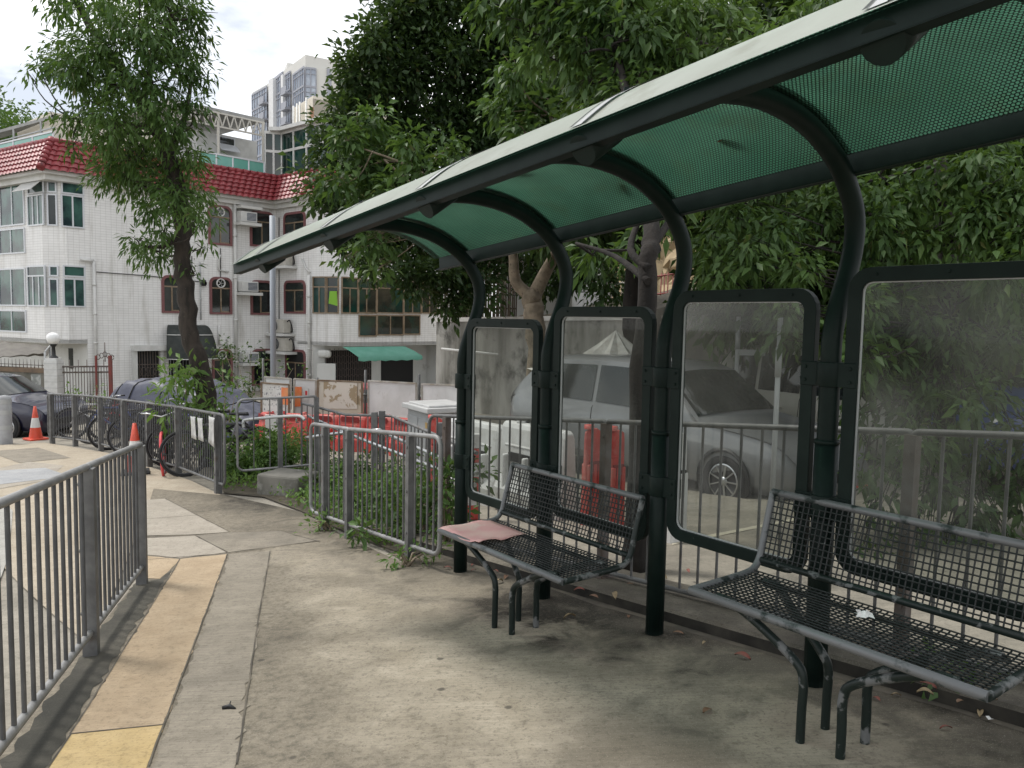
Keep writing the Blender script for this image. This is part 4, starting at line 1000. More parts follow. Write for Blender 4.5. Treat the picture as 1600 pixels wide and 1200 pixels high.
# grey utility cabinet
def cabinet():
    Y = 11.2; a = at(612, 640, Y); b = at(698, 640, Y-.5); zt = at(652, 632, Y).z; g = gz(a.x, a.y); d = (b-a); d.z = 0; w = d.length*.92; d.normalize(); n = Vector((-d.y, d.x, 0)); c = (a+b)/2; c.z = g
    r = thing('utility_cabinet', 'pale grey steel utility cabinet with an overhanging lid beside the ramp', 'cabinet', c, math.atan2(d.y, d.x)-.5); H = zt-g
    mb = MB(); mb.box((0, .3, H/2-.03), (w*.86, .6, H-.06)); mb.build('body', GREYM, r, bevel=.008)
    mb = MB(); mb.box((0, .3, H-.02), (w, .74, .07)); mb.box((0, .3, H+.03), (w*.8, .6, .03)); mb.build('lid', mat('pale_lid', (.55, .55, .54), .5, c2=(.46, .46, .45), scale=3), r, bevel=.01)
    mb = MB(); mb.box((-w*.215, -.005, H*.5-.04), (w*.40, .012, H-.22)); dr = mb.build('door', GREYM, r, bevel=.004); mb = MB(); mb.box((w*.215, -.005, H*.5-.04), (w*.40, .012, H-.22)); mb.box((w*.05, -.02, H*.55), (.02, .02, .12)); mb.build('door', GREYM, r, bevel=.004)
    mb = MB(); mb.box((w*.34, -.016, H*.78), (.06, .008, .08)); mb.build('sticker', mat('tan_sticker', (.45, .30, .12), .6), r)
cabinet()
# bollards by the road on the far left
for px, lab in ((9, 'pale grey bollard on the far pavement at the left edge of the photo'), (-22, 'grey bollard just outside the left edge')):
    if px < 0: continue
    p = gp(px, 693); r = thing('bollard', lab, 'bollard', p); mb = MB(); h = 1.02
    mb.lathe([(.13, 0), (.13, h-.08), (.11, h-.02), (.0, h)], (0, 0, 0), 18); mb.build('shaft', mat('pale_concrete', (.36, .37, .38), .8, c2=(.28, .28, .29), scale=5), r)
    for z in (.3, .62, .84): mb = MB(); mb.lathe([(.134, z), (.134, z+.09)], (0, 0, 0), 18); mb.build('grey_band', GREYM, r)
# tall grey pole in front of the house
p = at(427, 590, 21); g = G(p.x, p.y); tp = at(424.5, 385, 21); mb = MB(g); mb.tube([g, Vector((p.x, p.y, tp.z+.8))], .075, 12); mb.tube([g, g+Vector((0, 0, .5))], .11, 12); mb.box(g+Vector((0, 0, .02)), (.3, .3, .04)); solo(mb, 'lamp_post', mat('grey_pole_paint', (.33, .36, .40), .5), 'tall plain grey post in front of the house, its top behind the shelter roof', 'post', loc=g)
# parking meter like posts behind the wind screens
for px, py, Y, h, lab in ((1213, 640, 6.6, 1.9, 'thin pole with stickers seen through the middle wind screen'), (1150, 600, 12.2, 2.25, 'pale weathered post against the stained wall')):
    p = at(px, py, Y); g = G(p.x, p.y); mb = MB(g); mb.tube([g, g+Vector((0, 0, h))], .022 if px > 1200 else .035, 10); mb.tube([g+Vector((0, 0, h-.5)), g+Vector((0, 0, h-.25))], .027 if px > 1200 else .04, 10)
    if px < 1200: mb.box(g+Vector((.22, 0, h-.55)), (.4, .06, .09))
    solo(mb, 'pole', GREYM, lab, 'pole', loc=g)
# ------------------------------------------------------------------ retaining wall and what stands above it
w0 = at(682, 500, 24).xy; w1 = at(1010, 500, 17.5).xy; w2 = at(1290, 480, 12.5).xy; w3 = at(1900, 480, 8.6).xy
def wall_run(name, pts, ztop, th, m, label, cat='wall', cap=None):
    o = G(*pts[0]); r = thing(name, label, cat, o); mb = MB(o); mc = MB(o)
    for i in range(len(pts)-1):
        a, b = pts[i], pts[i+1]; d = (b-a).normalized(); n = Vector((-d.y, d.x)); n = n if n.y > 0 else -n; za, zb_ = ztop[i], ztop[i+1]
        if i: a = a
        P = [Vector((*a, gz(*a)-.4)), Vector((*b, gz(*b)-.4)), Vector((*b, zb_)), Vector((*a, za))]; mb.prism(P, Vector((*(n*th), 0)))
        if cap:
            Q_ = [Vector((*(a-n*.06), za)), Vector((*(b-n*.06), zb_)), Vector((*(b-n*.06), zb_+.12)), Vector((*(a-n*.06), za+.12))]; mc.prism(Q_, Vector((*(n*(th+.12)), 0)))
    mb.build('wall_face', m, r)
    if cap: mc.build('coping', cap, r)
    return r
zt0 = at(690, 503, 24).z; zt1 = at(1010, 500, 17.5).z
STAINW = mat('rain_stained_concrete', (.40, .39, .36), .9, c2=(.16, .155, .135), scale=1.3, lo=.42, hi=.64, c3=(.06, .058, .05), scale3=1.1, lo3=.52, hi3=.68, bump=.3, bscale=9, stretch=(1, 1, .22))
WALL_D = mat('mossy_wall_shaded', (.075, .07, .058), .95, c2=(.03, .03, .025), scale=1.5, lo=.4, hi=.6, c3=(.16, .15, .13), scale3=2.2, lo3=.6, hi3=.7, bump=.4, bscale=10, stretch=(1, 1, .2))  # moss and stains, with the shade under the trees painted in too
wall_run('retaining_wall', [w0, w1], [zt0, zt1], .5, STAINW, 'long rain-stained concrete retaining wall with a white coping beyond the shelter', cap=mat('pale_coping', (.62, .61, .58), .8, c2=(.45, .44, .41), scale=2))
wall_run('retaining_wall', [w1+Vector((.05, -.05)), w2, w3], [zt1+.2, at(1290, 455, 12.5).z+.4, 3.2], .5, WALL_D, 'mossy wall darkened for the tree shade behind the parked cars')
mb = MB()
for (a, b, Y) in (((745, 523), (812, 527), 23.0), ((690, 545), (860, 562), 22.4)):
    p = at(*a, Y); q = at(*b, Y-1.4); mb.tube([p, q], .035, 6)
solo(mb, 'wall_pipe', WHITE_P, 'thin white pipes running along the stained retaining wall', 'pipe', loc=at(745, 523, 23))
# slope rising behind the wall
hill = MB(); R_ = []
for i in range(34):
    row = []
    for j in range(26):
        u = i/33; v = j/25; a = Vector((w0.x, w0.y+.6)).lerp(Vector((w3.x+6, w3.y+2)), u); d = Vector((.55, .83)); p = a+d*(v**1.5*70)+Vector((0, .45))
        z0 = (zt0*(1-u)+2.6*u)-.3; row.append(Vector((p.x, p.y, z0+v**1.2*14*(.35+.65*u)+.25*math.sin(i*1.7)*math.sin(j*1.3)*(v > .05))))
    R_.append(row)
hill.grid(R_); tag(hill.build('hill', SOIL), kind='structure')
# white shed wall, fence of bamboo, and cut stone slope above the wall
p = at(838, 480, 26); r = thing('white_shed', 'small white rendered building above the retaining wall, behind the forked tree', 'building', Vector((p.x, p.y, zt0)), math.radians(-30)); mb = MB(); mb.box((0, 1.5, .9), (2.6, 3, 2.4)); mb.build('wall', PLASTER, r); mb = MB(); mb.box((0, 1.5, 2.15), (3.0, 3.4, .12)); mb.build('roof', MOSS, r)
mb = MB(); mb.box((.75, -.02, 1.1), (.5, .05, .5)); mb.build('window', GLASS_D, r)
ST = mat('cut_rock', (.42, .33, .20), .95, c2=(.30, .23, .14), scale=1.1, lo=.42, hi=.6, c3=(.16, .13, .09), scale3=1.7, lo3=.56, hi3=.68, bump=.8, bscale=3)
a = at(880, 470, 36); b = at(1130, 470, 30); mb = MB(); R_ = []; rr = random.Random(9)
for i in range(26):
    row = []
    for j in range(16):
        u = i/25; v = j/15; q = a.lerp(b, u); zz = q.z-1.5+v*5.5; row.append(Vector((q.x+v*1.0+rr.gauss(0, .12), q.y+v*2+rr.gauss(0, .22)+.3*math.sin(i*.9), zz)))
    R_.append(row)
mb.grid(R_, False); mb.prism([R_[0][0]+Vector((0, 2.6, 0)), R_[-1][0]+Vector((0, 2.6, 0)), R_[-1][-1]+Vector((0, .6, 0)), R_[0][-1]+Vector((0, .6, 0))], (0, 3, 0)); solo(mb, 'rock_slope', ST, 'tan cut rock slope glimpsed behind the trees above the wall', 'rock slope', loc=a)
def picket(a, b, h, n, m, name, label, rad=.02):
    r = thing(name, label, 'fence', a); mb = MB(a); rr = random.Random(n)
    for i in range(n+1):
        p = a.lerp(b, i/n)+Vector((rr.gauss(0, .01), 0, 0)); mb.tube([p+Vector((0, 0, -1.2)), p+Vector((rr.gauss(0, .02), 0, h*(1+rr.gauss(0, .03))))], rad, 5)
    mb.build('palings', m, r); mb = MB(a)
    for z in (.15, h-.08): mb.tube([a+Vector((0, .03, z)), b+Vector((0, .03, z))], rad*1.2, 6)
    mb.build('rails', m, r)
picket(at(925, 475, 28), at(1000, 472, 26), .75, 24, mat('pale_iron', (.42, .40, .37), .7), 'iron_fence', 'pale iron fence on the terrace in front of the rock slope')
picket(at(1000, 470, 26), at(1075, 462, 24), .8, 12, mat('red_iron', (.28, .06, .05), .6), 'iron_fence', 'red iron fence on the terrace right of the pale one')
picket(at(688, 490, 25.5), at(806, 490, 23.5), 2.3, 62, mat('dry_bamboo', (.14, .11, .075), .85, c2=(.08, .065, .045), scale=8), 'bamboo_fence', 'brown bamboo stake fence under the dark fig tree', .022)
# white canvas tent behind the cars
c = at(962, 528, 12.3); mb = MB(c); apex = c+Vector((0, 0, .12)); R1 = []; n = 20
for i in range(n+1):
    a = 2*PI*i/n; rad = 1.25*(1+.10*math.cos(i*PI)); R1.append([apex.lerp(c+Vector((math.cos(a)*rad, math.sin(a)*rad, -.55+.05*math.cos(i*PI))), k/5)+Vector((0, 0, -.16*math.sin(k/5*PI))) for k in range(6)])
mb.grid(R1, False)
tent = thing('canopy_tent', 'peaked white canvas canopy behind the white car', 'canopy', G(c.x, c.y)); mb.o = tent.location.copy(); mb.build('canvas', mat('creased_canvas', (.62, .60, .55), .8, c2=(.45, .43, .38), scale=7), tent); mb = MB(tent.location)
for a in (.7, 2.3, 3.9, 5.4): q = c+Vector((math.cos(a)*1.15, math.sin(a)*1.15, -.55)); mb.tube([q, Vector((q.x, q.y, gz(q.x, q.y)))], .02, 8); mb.build('pole', GALV, tent); mb = MB(tent.location)
# ------------------------------------------------------------------ the white tiled house
HA = Vector((-17.5, 30.0)); th_ = math.radians(42)
e1 = Vector((math.sin(th_), math.cos(th_))); m1 = Vector((e1.y, -e1.x)); f0 = Vector((-.83, .558)).normalized()
HB = HA+e1*9.57; HC = HB+m1*2.9; 
HD = at(530, 500, 34.6).xy; HE = HD+e1*6.1
H0 = HA+f0*12
ZE = 6.72; ZG = -2.3
house = thing('tiled_house', 'three storey white tiled house with red glazed roof tiles, bay windows and red window surrounds', 'house', G(HA.x, HA.y)); ho_ = house.location.copy()
class Fac:
    def __init__(s, a, b): 
        s.a = Vector(a); s.e = (Vector(b)-s.a).normalized(); s.L = (Vector(b)-s.a).length; s.m = Vector((s.e.y, -s.e.x))
        if s.m.dot(-s.a) < 0: s.m = -s.m
        s.P = Vector((s.a.x, s.a.y, 0)); s.n = Vector((s.m.x, s.m.y, 0))
    def az(s, px, py, o=0):
        h = plane_hit(px, py, s.P+s.n*o, s.n); return ((h.xy-s.a).dot(s.e), h.z)
    def pt(s, a, z, o=0): q = s.a+s.e*a+s.m*o; return Vector((q.x, q.y, z))
    def rect(s, x0, x1, y0, y1):
        xm, ym = (x0+x1)/2, (y0+y1)/2
        return s.az(x0, ym)[0], s.az(x1, ym)[0], s.az(xm, y1)[1], s.az(xm, y0)[1]
    def box(s, mb, a0, a1, z0, z1, o0, o1): mb.prism([s.pt(a0, z0, o0), s.pt(a1, z0, o0), s.pt(a1, z1, o0), s.pt(a0, z1, o0)], s.n*(o1-o0))
K1 = HA+e1*.55; K0 = HA+f0*.6
F0, FK, F1, F2, FC, F3 = Fac(K0, H0), Fac(K0, K1), Fac(HA, HB), Fac(HB, HC), Fac(HC, HD), Fac(HD, HE)
def wall_mesh(name, fac, poly, m, parent, o=0, u0=0):
    me = bpy.data.meshes.new(name); me.from_pydata([tuple(fac.pt(a, z, o)-ho_) for a, z in poly], [], [list(range(len(poly)))])
    ul = me.uv_layers.new(name='UVMap')
    for l in me.loops: a, z = poly[l.vertex_index]; ul.data[l.index].uv = (a+u0, z)
    me.materials.append(m); ob = bpy.data.objects.new(name, me); COL.objects.link(ob); ob.parent = parent; return ob
zb = F1.az(115, 537)[1]; a137 = F1.az(137, 540)[0]; zb3 = FC.az(515, 540)[1]
wall_mesh('wall', F0, [(0, zb), (12, zb), (12, ZE), (0, ZE)], TILE, house, 0, 30)
wall_mesh('wall', FK, [(0, zb), (FK.L, zb), (FK.L, ZE), (0, ZE)], TILE, house, 0, 20)
wall_mesh('wall', F1, [(.55, zb), (a137, zb), (a137, ZG), (F1.L, ZG), (F1.L, ZE), (.55, ZE)], TILE, house)
wall_mesh('wall', F2, [(0, ZG), (F2.L, ZG), (F2.L, ZE), (0, ZE)], TILE, house, 0, 45)
wall_mesh('wall', FC, [(0, zb3), (FC.L, zb3), (FC.L, ZE), (0, ZE)], TILE, house, 0, 50)
wall_mesh('wall', F3, [(0, zb3), (F3.L, zb3), (F3.L, ZE), (0, ZE)], TILE, house, 0, 55)
# recessed ground floors, soffits, far side walls
mb = MB(ho_); P = lambda q, z: Vector((q[0], q[1], z))
G0 = HA+(f0-m1*0).normalized()*0-(m1*1.3)+e1*.9
mb.prism([P(H0-m1*1.5, ZG), P(G0, ZG), P(G0, zb), P(H0-m1*1.5, zb)], Vector((-.3, .4, 0)))
mb.prism([P(G0, ZG), P(HA+e1*a137-m1*.02, ZG), P(HA+e1*a137-m1*.02, zb), P(G0, zb)], Vector((.1, .15, 0)))
mb.prism([P(H0, zb+.01), P(K0, zb+.01), P(K1, zb+.01), P(HA+e1*a137, zb+.01), P(HA+e1*a137-m1*2, zb+.01), P(H0-m1*2, zb+.01)], (0, 0, .15))
mb.build('ground_floor_wall', PLASTER, house); mb = MB(ho_)
mb.prism([P(HC, zb3+.01), P(HD, zb3+.01), P(HE, zb3+.01), P(HE-m1*3, zb3+.01), P(HC-m1*1.2, zb3+.01)], (0, 0, .15))
C2 = HC-m1*.02; D2 = HD-m1*1.1; E2 = HE-m1*1.1
mb.prism([P(C2+e1*.02, ZG), P(D2, ZG), P(D2, zb3), P(C2+e1*.02, zb3)], Vector((-.02, .3, 0))); mb.prism([P(D2, ZG), P(E2, ZG), P(E2, zb3), P(D2, zb3)], Vector((-.2, .3, 0)))
mb.build('ground_floor_wall', PLASTER, house)
mb = MB(ho_); mb.prism([P(HE, ZG), P(HE-m1*8, ZG), P(HE-m1*8, ZE), P(HE, ZE)], Vector((.15, .17, 0))); mb.build('side_wall', PLASTER, house)
# cornice and tiled mansard
def off_line(pts, d):
    out = []
    for i, p in enumerate(pts):
        ns = []
        for j in (i-1, i):
            if 0 <= j < len(pts)-1:
                e = (pts[j+1]-pts[j]).normalized(); n = Vector((e.y, -e.x)); ns.append(n)
        if len(ns) == 1: out.append(p+ns[0]*d)
        else: b = (ns[0]+ns[1]); out.append(p+b*(d/(1+ns[0].dot(ns[1]))))
    return out
LINE = [H0, HA, HB, HC, HD, HE]
# orientation check: outward normal must face the camera side
if Vector(((LINE[2]-LINE[1]).y, -(LINE[2]-LINE[1]).x)).dot(m1) < 0: sgn = -1
else: sgn = 1
def OFF(d): return off_line(LINE, d*sgn)
mb = MB(ho_)
for d, z0, z1 in ((.22, ZE-.30, ZE-.10), (.40, ZE-.10, ZE+.02)):
    o = OFF(d); i_ = OFF(-.1)
    for k in range(len(LINE)-1): mb.prism([P(o[k], z0), P(o[k+1], z0), P(i_[k+1], z0), P(i_[k], z0)], (0, 0, z1-z0))
mb.build('cornice', PLASTER, house)
ev, tp = OFF(.50), OFF(-.22); ZT = ZE+1.22
mb = MB(ho_); rows = 6
for k in range(len(LINE)-1):
    a, b, c, d = P(ev[k], ZE-.02), P(ev[k+1], ZE-.02), P(tp[k+1], ZT), P(tp[k], ZT); Ls = (b-a).length; n = max(4, int(Ls/.29)); nu = n*6
    nr = (b-a).cross(d-a).normalized(); nr = nr if nr.z > 0 else -nr
    R_ = []
    for r in range(rows):
        for vv, st in ((0, .05), (.999, .0)):
            v = (r+vv)/rows; row = []
            for i in range(nu+1):
                u = i/nu; ph = (i % 6)/6; w = .055*abs(math.sin(PI*ph)) if True else 0
                row.append(a.lerp(b, u).lerp(d.lerp(c, u), v)+nr*(w+st))
            R_.append(row)
    mb.grid(R_, False)
rf = mb.build('roof', ROOF_RED, house)
mb = MB(ho_)
for k in range(len(LINE)): 
    if k in (0, len(LINE)-1): continue
    p, q = P(ev[k], ZE+.04), P(tp[k], ZT+.06); n = 7
    if k in (1, 3, 4):
        for i in range(n): mb.tube([p.lerp(q, i/n), p.lerp(q, (i+1.15)/n)], [.15, .12], 10)
for k in range(len(LINE)-1):
    p, q = P(tp[k], ZT+.02), P(tp[k+1], ZT+.02); n = max(2, int((q-p).length/.35))
    for i in range(n): mb.tube([p.lerp(q, i/n), p.lerp(q, (i+1.1)/n)], [.12, .10], 8)
mb.build('ridge_tiles', ROOF_RED, rf)
inn = OFF(-.3); mb = MB(ho_); mb.prism([P(q, ZT-.12) for q in inn]+[P(HE-m1*12, ZT-.12), P(H0-m1*12, ZT-.12)], (0, 0, .1)); mb.build('flat_roof', MOSS, house)
# --- windows
def win(fac, x0, x1, y0, y1, fm, gm, splits=(.5,), tr=0, name='window', fw=.055, o=.05, parent=None, sill=None, gms=None):
    a0, a1, z0, z1 = fac.rect(x0, x1, y0, y1)
    if a0 > a1: a0, a1 = a1, a0
    mb = MB(ho_); 
    fac.box(mb, a0, a1, z1-fw, z1, .0, o); fac.box(mb, a0, a1, z0, z0+fw, .0, o)
    fac.box(mb, a0, a0+fw, z0+fw, z1-fw, .0, o-.002); fac.box(mb, a1-fw, a1, z0+fw, z1-fw, .0, o-.002)
    zt = z1-(z1-z0)*tr if tr else z1
    if tr: fac.box(mb, a0+fw, a1-fw, zt-fw*.5, zt+fw*.5, .0, o-.004)
    for s in splits: u = a0+(a1-a0)*s; fac.box(mb, u-fw*.5, u+fw*.5, z0+fw, (zt-fw*.5) if tr else z1-fw, .0, o-.006)
    f = mb.build(name, fm, parent or house); 
    mb = MB(ho_); mb.add([fac.pt(a0+.01, z0+.01, .014), fac.pt(a1-.01, z0+.01, .014), fac.pt(a1-.01, z1-.01, .014), fac.pt(a0+.01, z1-.01, .014)], [(0, 1, 2, 3)]); mb.build('pane', gm, f)
    if sill: mb = MB(ho_); fac.box(mb, a0-.06, a1+.06, z0-.07, z0-.002, 0, .12); mb.build('sill', sill, f)
    return f
for x0, x1, y0, y1, sp, tr in ((-34, 39, 290, 355, (.25, .5, .76), 0), (-34, 40, 359, 398, (.28, .52, .76), 0), (44, 69, 304, 353, (.35, .66), 0), (44, 69, 283, 303, (), 0), (-34, 41, 420, 478, (.28, .53, .76), 0), (-34, 42, 484, 518, (.28, .53, .76), 0), (44, 72, 415, 479, (.35, .68), .25)):
    win(F0, x0, x1, y0, y1, ALU, GLASS_G, sp, tr)
for x0, x1, y0, y1, sp in ((74, 89, 283, 301, ()), (74, 90, 303, 353, ()), (77, 92, 415, 432, ()), (77, 92, 435, 479, ())): win(FK, x0, x1, y0, y1, ALU, GLASS_G if y0 != 303 else GLASS_D, sp)
for x0, x1, y0, y1, sp in ((95, 131, 285, 304, ()), (95, 131, 305, 356, (.5,)), (98, 133, 415, 433, ()), (98, 133, 435, 480, (.52,))): win(F1, x0, x1, y0, y1, ALU, GLASS_G, sp)
# opened top-hung sash above the corner
a0, a1, z0, z1 = F0.rect(40, 69, 284, 303); mb = MB(ho_); q0, q1 = F0.pt(a0, z1, .07), F0.pt(a1, z1, .07); dn = F0.n*.42+Vector((0, 0, -.40)); mb.prism([q0, q1, q1+dn, q0+dn], F0.n*.03); mb.build('open_sash', WHITE_P, house)
def rwin(fac, x0, x1, y0, y1, splits=(.5,), gm=None, rad=.28, fan=False, name='window'):
    a0, a1, z0, z1 = fac.rect(x0, x1, y0, y1); t = .105
    if a0 > a1: a0, a1 = a1, a0
    seg = 5; out = rrect(a0, a1, z0, z1, rad, seg, True); inn = rrect(a0+t, a1-t, z0+t*.8, z1-t, rad*.7, seg, True)
    mb = MB(ho_); mb.ring([fac.pt(a, z, 0) for a, z in out], [fac.pt(a, z, 0) for a, z in inn], fac.n*.06); f = mb.build(name, RED_TRIM, house)
    mb = MB(ho_); p2 = rrect(a0+t*.5, a1-t*.5, z0+t*.4, z1-t*.5, rad*.8, seg, True); mb.add([fac.pt(a, z, .012) for a, z in p2], [list(range(len(p2)))]); mb.build('pane', gm or GLASS_D, f)
    mb = MB(ho_); zt = z1-(z1-z0)*.30
    fac.box(mb, a0+t, a1-t, zt-.03, zt+.03, .012, .04)
    for s in splits: u = a0+(a1-a0)*s; fac.box(mb, u-.03, u+.03, z0+t*.8, zt-.03, .012, .038)
    fac.box(mb, a0+(a1-a0)*.5-.0, a1-t-.04, z0+t*.8, z0+t*.8+.05, .012, .037)
    mb.build('casement', BRONZE, f)
    if fan:
        mb = MB(ho_); c = fac.pt((a0+a1)/2, zt+(z1-zt)*.45, .02); M = fac.n.to_track_quat('Z', 'Y').to_matrix(); mb.lathe([(.21, 0), (.21, .05), (.17, .05), (.16, .01)], c, 18, M)
        for k in range(5): a = k*2*PI/5; mb.bar(c, c+M @ Vector((math.cos(a)*.16, math.sin(a)*.16, .03)), .07, .01)
        mb.build('vent_fan', WHITE_P, f)
    return f
rwin(F1, 325, 362, 321, 383, (.5,), fan=True); rwin(F1, 390, 427, 330, 386, (.5,)); rwin(F1, 252, 284, 430, 489, (.5,)); rwin(F1, 327, 362, 433, 491, (.5,), fan=True); rwin(F1, 391, 426, 438, 492, (.45,))
rwin(F1, 331, 363, 545, 602, (.5,), fan=True); rwin(F1, 393, 426, 545, 602, (.5,))
rwin(F2, 444, 478, 331, 387, (.5,)); rwin(F2, 445, 478, 438, 490, (.5,)); rwin(F2, 447, 478, 546, 615, (.5,), DARK, name='doorway')
# bronze windows of the right wing
GLASS_K = mat('dark_green_glass', (.008, .045, .035), .06, c2=(.012, .018, .016), scale=.8, lo=.4, hi=.58, spec=.6)
for fac, x0, x1, y0, y1, sp, tr in ((FC, 489, 510, 432, 490, (.5,), .28), (FC, 511, 530, 432, 490, (), .28), (F3, 533, 559, 433, 490, (.5,), .30), (F3, 559, 588, 436, 490, (.45,), .28), (F3, 588, 630, 437, 490, (), .26), (F3, 630, 658, 439, 490, (.5,), .26), (F3, 658, 683, 441, 490, (.5,), .26), (F3, 560, 588, 492, 526, (), 0), (F3, 588, 630, 492, 524, (.5,), 0), (F3, 630, 656, 492, 523, (), 0)): win(fac, x0, x1, y0, y1, BRONZE, GLASS_K, sp, tr)
a0, a1, z0, z1 = FC.rect(516, 527, 455, 478); mb = MB(ho_); mb.prism([FC.pt(a0, z1, .03), FC.pt(a1, z1, .03), FC.pt(a1+.05, z0, .03), FC.pt(a0-.05, z0+.1, .03)], FC.n*.02); mb.build('hanging_towel', mat('green_towel', (.22, .45, .05), .9), house)
# drain pipes
for fac, x, y0, y1, rad, m in ((F1, 365, 315, 604, .075, PLASTER), (F1, 145, 408, 608, .06, WHITE_P), (F1, 311, 410, 500, .03, GREYM), (FC, 484.6, 430, 610, .07, PLASTER)):
    a, z1 = fac.az(x, y0); z0 = fac.az(x, y1)[1]; mb = MB(ho_); o = .1
    mb.tube([fac.pt(a, z0, o), fac.pt(a, z1, o)], rad, 10)
    for k in range(4): z = z0+(z1-z0)*(k+.6)/4.4; mb.tube([fac.pt(a, z-.04, o), fac.pt(a, z+.04, o)], rad*1.3, 10)
    if x == 145: mb.tube([fac.pt(a, z1, o), fac.pt(a-.5, z1+.03, o)], rad, 8)
    mb.build('drain_pipe', m, house)
for fac, pts in ((F1, ((343, 398), (341, 405), (341, 422), (349, 423), (356, 425))), (F1, ((341, 508), (341, 538), (352, 539), (353, 530), (356, 542), (362, 540))), (F2, ((474, 405), (480, 420), (486, 426)))):
    mb = MB(ho_); mb.tube([fac.pt(*fac.az(x, y), .06) for x, y in pts], .045, 8); mb.build('waste_pipe', WHITE_P, house)
for fac, pts in ((F1, ((344, 388), (344, 440))), (F2, ((437, 340), (437, 395), (437, 500))), (F1, ((299, 400), (300, 600))), (F1, ((150, 425), (230, 431), (310, 440))), (F3, ((560, 428), (620, 430), (680, 436)))):
    mb = MB(ho_); mb.tube([fac.pt(*fac.az(x, y), .04) for x, y in pts], .018, 5); mb.build('cable', BLACKP, house)
mb = MB(ho_); a, z = F1.az(317, 442); F1.box(mb, a-.13, a+.13, z-.13, z+.13, 0, .02); c = F1.pt(a, z-.02, .02); mb.lathe([(.11, 0), (.12, .12), (.06, .2)], c, 12, F1.n.to_track_quat('Z', 'Y').to_matrix()); mb.build('vent_outlet', BLACKP, house)
# ground floor: entrance gate, lintel, dome awning, green awning, grille
a0, a1, z0, z1 = F1.rect(213, 247, 548, 604); mb = MB(ho_); F1.box(mb, a0, a1, ZG, z1, .0, .02); f = mb.build('entrance', DARK, house); mb = MB(ho_)
mb2 = mb
for k in range(9): u = a0+(a1-a0)*k/8; F1.box(mb, u-.015, u+.015, ZG+.3, z1-.02, .03, .05)
for z in (.2, .5, .75): zz = ZG+(z1-ZG)*z; F1.box(mb, a0, a1, zz-.02, zz+.02, .05, .06)
for k in range(5):
    c = F1.pt(a0+(a1-a0)*(k+.5)/5, ZG+(z1-ZG)*.62, .07); mb.tube([c+Vector((F1.e.x, F1.e.y, 0))*(.12*math.cos(t*.5))+Vector((0, 0, .18*math.sin(t*.5))) for t in range(13)], .012, 5)
mb.build('gate_leaf', RUST, f)
mb = MB(ho_); a0, a1, z0, z1 = F1.rect(204, 255, 541, 547); F1.box(mb, a0, a1, z0-.02, z1+.05, 0, .3); F1.box(mb, F1.az(248, 570)[0], F1.az(253, 570)[0], ZG, z0-.02, 0, .2); F1.box(mb, F1.az(206, 570)[0], F1.az(212, 570)[0], ZG, z0-.02, 0, .2); mb.build('door_surround', TILE if False else WHITE_P, house)
a0, a1, z0, z1 = F1.rect(252, 330, 508, 560)
mb = MB(ho_); R_ = []
for i in range(9):
    v = i/8; row = []
    for j in range(13):
        u = j/12; w = 1-.0*v; dep = 1.1*math.sin(v*PI/2)*(1-(abs(u*2-1)**6)*.6); zz = z1-(z1-z0)*(1-math.cos(v*PI/2))
        row.append(F1.pt(a0+(a1-a0)*(.5+(u-.5)*(.75+.25*math.sin(v*PI/2))), zz, .03+dep))
    R_.append(row)
mb.grid(R_); aw = mb.build('dome_awning', AWN_K, house)
for i in (0, 4, 8): mb = MB(ho_); mb.tube([q+Vector((0, 0, .015))+F1.n*.015 for q in R_[i]], .02, 6); mb.build('awning_rib', WHITE_P, aw)
mb = MB(ho_); F1.box(mb, a0+.3, a1-.3, ZG, z0+.1, .01, .03); mb.build('entrance', DARK, house)
mb = MB(ho_)
for k in range(12): u = a0+.35+(a1-a0-.7)*k/11; mb.tube([F1.pt(u, ZG, .06), F1.pt(u, z0, .06)], .018, 5)
mb.build('entrance_grille', GREYM, house)
FG = Fac(D2, E2); g0, g1 = .0, 4.6
mb = MB(ho_); FG.box(mb, .05, 2.6, ZG, zb3-.25, .0, .02); mb.build('shop_gate', DARK, house); mb = MB(ho_)
for k in range(22):
    u = .08+2.5*k/21; FG.box(mb, u-.012, u+.012, ZG, zb3-.28, .03, .05)
for k in range(9):
    z = ZG+.5+k*.3
    for j in range(21): mb.add([FG.pt(.08+2.5*(j+.5)/21+dx, z+dz+.06*(j % 2), .045) for dx, dz in ((-.03, 0), (0, .03), (.03, 0), (0, -.03))], [(0, 1, 2, 3)])
mb.build('gate_grille', mat('studded_grille', (.13, .10, .09), .5), house)
mb = MB(ho_); FG.box(mb, 3.2, 5.2, ZG, zb3-.5, .0, .02); mb.build('doorway', DARK, house)
w0_, w1_ = at(535, 542, 34.3), at(632, 541, 36.0); w2_, w3_ = at(660, 556, 35.6), at(560, 558, 33.9)
mb = MB(ho_); mb.grid([[w0_.lerp(w1_, u/12)+Vector((0, 0, -.0)) for u in range(13)], [w0_.lerp(w1_, u/12).lerp(w3_.lerp(w2_, u/12), .5)+Vector((0, 0, .03)) for u in range(13)], [w3_.lerp(w2_, u/12) for u in range(13)], [w3_.lerp(w2_, u/12)+Vector((0, 0, -.16-.04*(u % 2))) for u in range(13)]]); ob = mb.build('green_awning', AWN_G, house)
mb = MB(ho_); c = at(507, 553, 35.0); mb.box(c, (.6, .3, .35)); mb.build('small_hood', PLASTER, house, bevel=.12)
mb = MB(ho_); c = at(510, 584, 34.6); mb.box(c, (.8, .15, .9)); mb.build('meter_box', PLASTER, house)
# small window in the recess at the left
a = at(114, 560, 31.4); mb = MB(ho_); mb.box(a, (.3, .1, .8)); mb.build('small_window', GLASS_D, house)
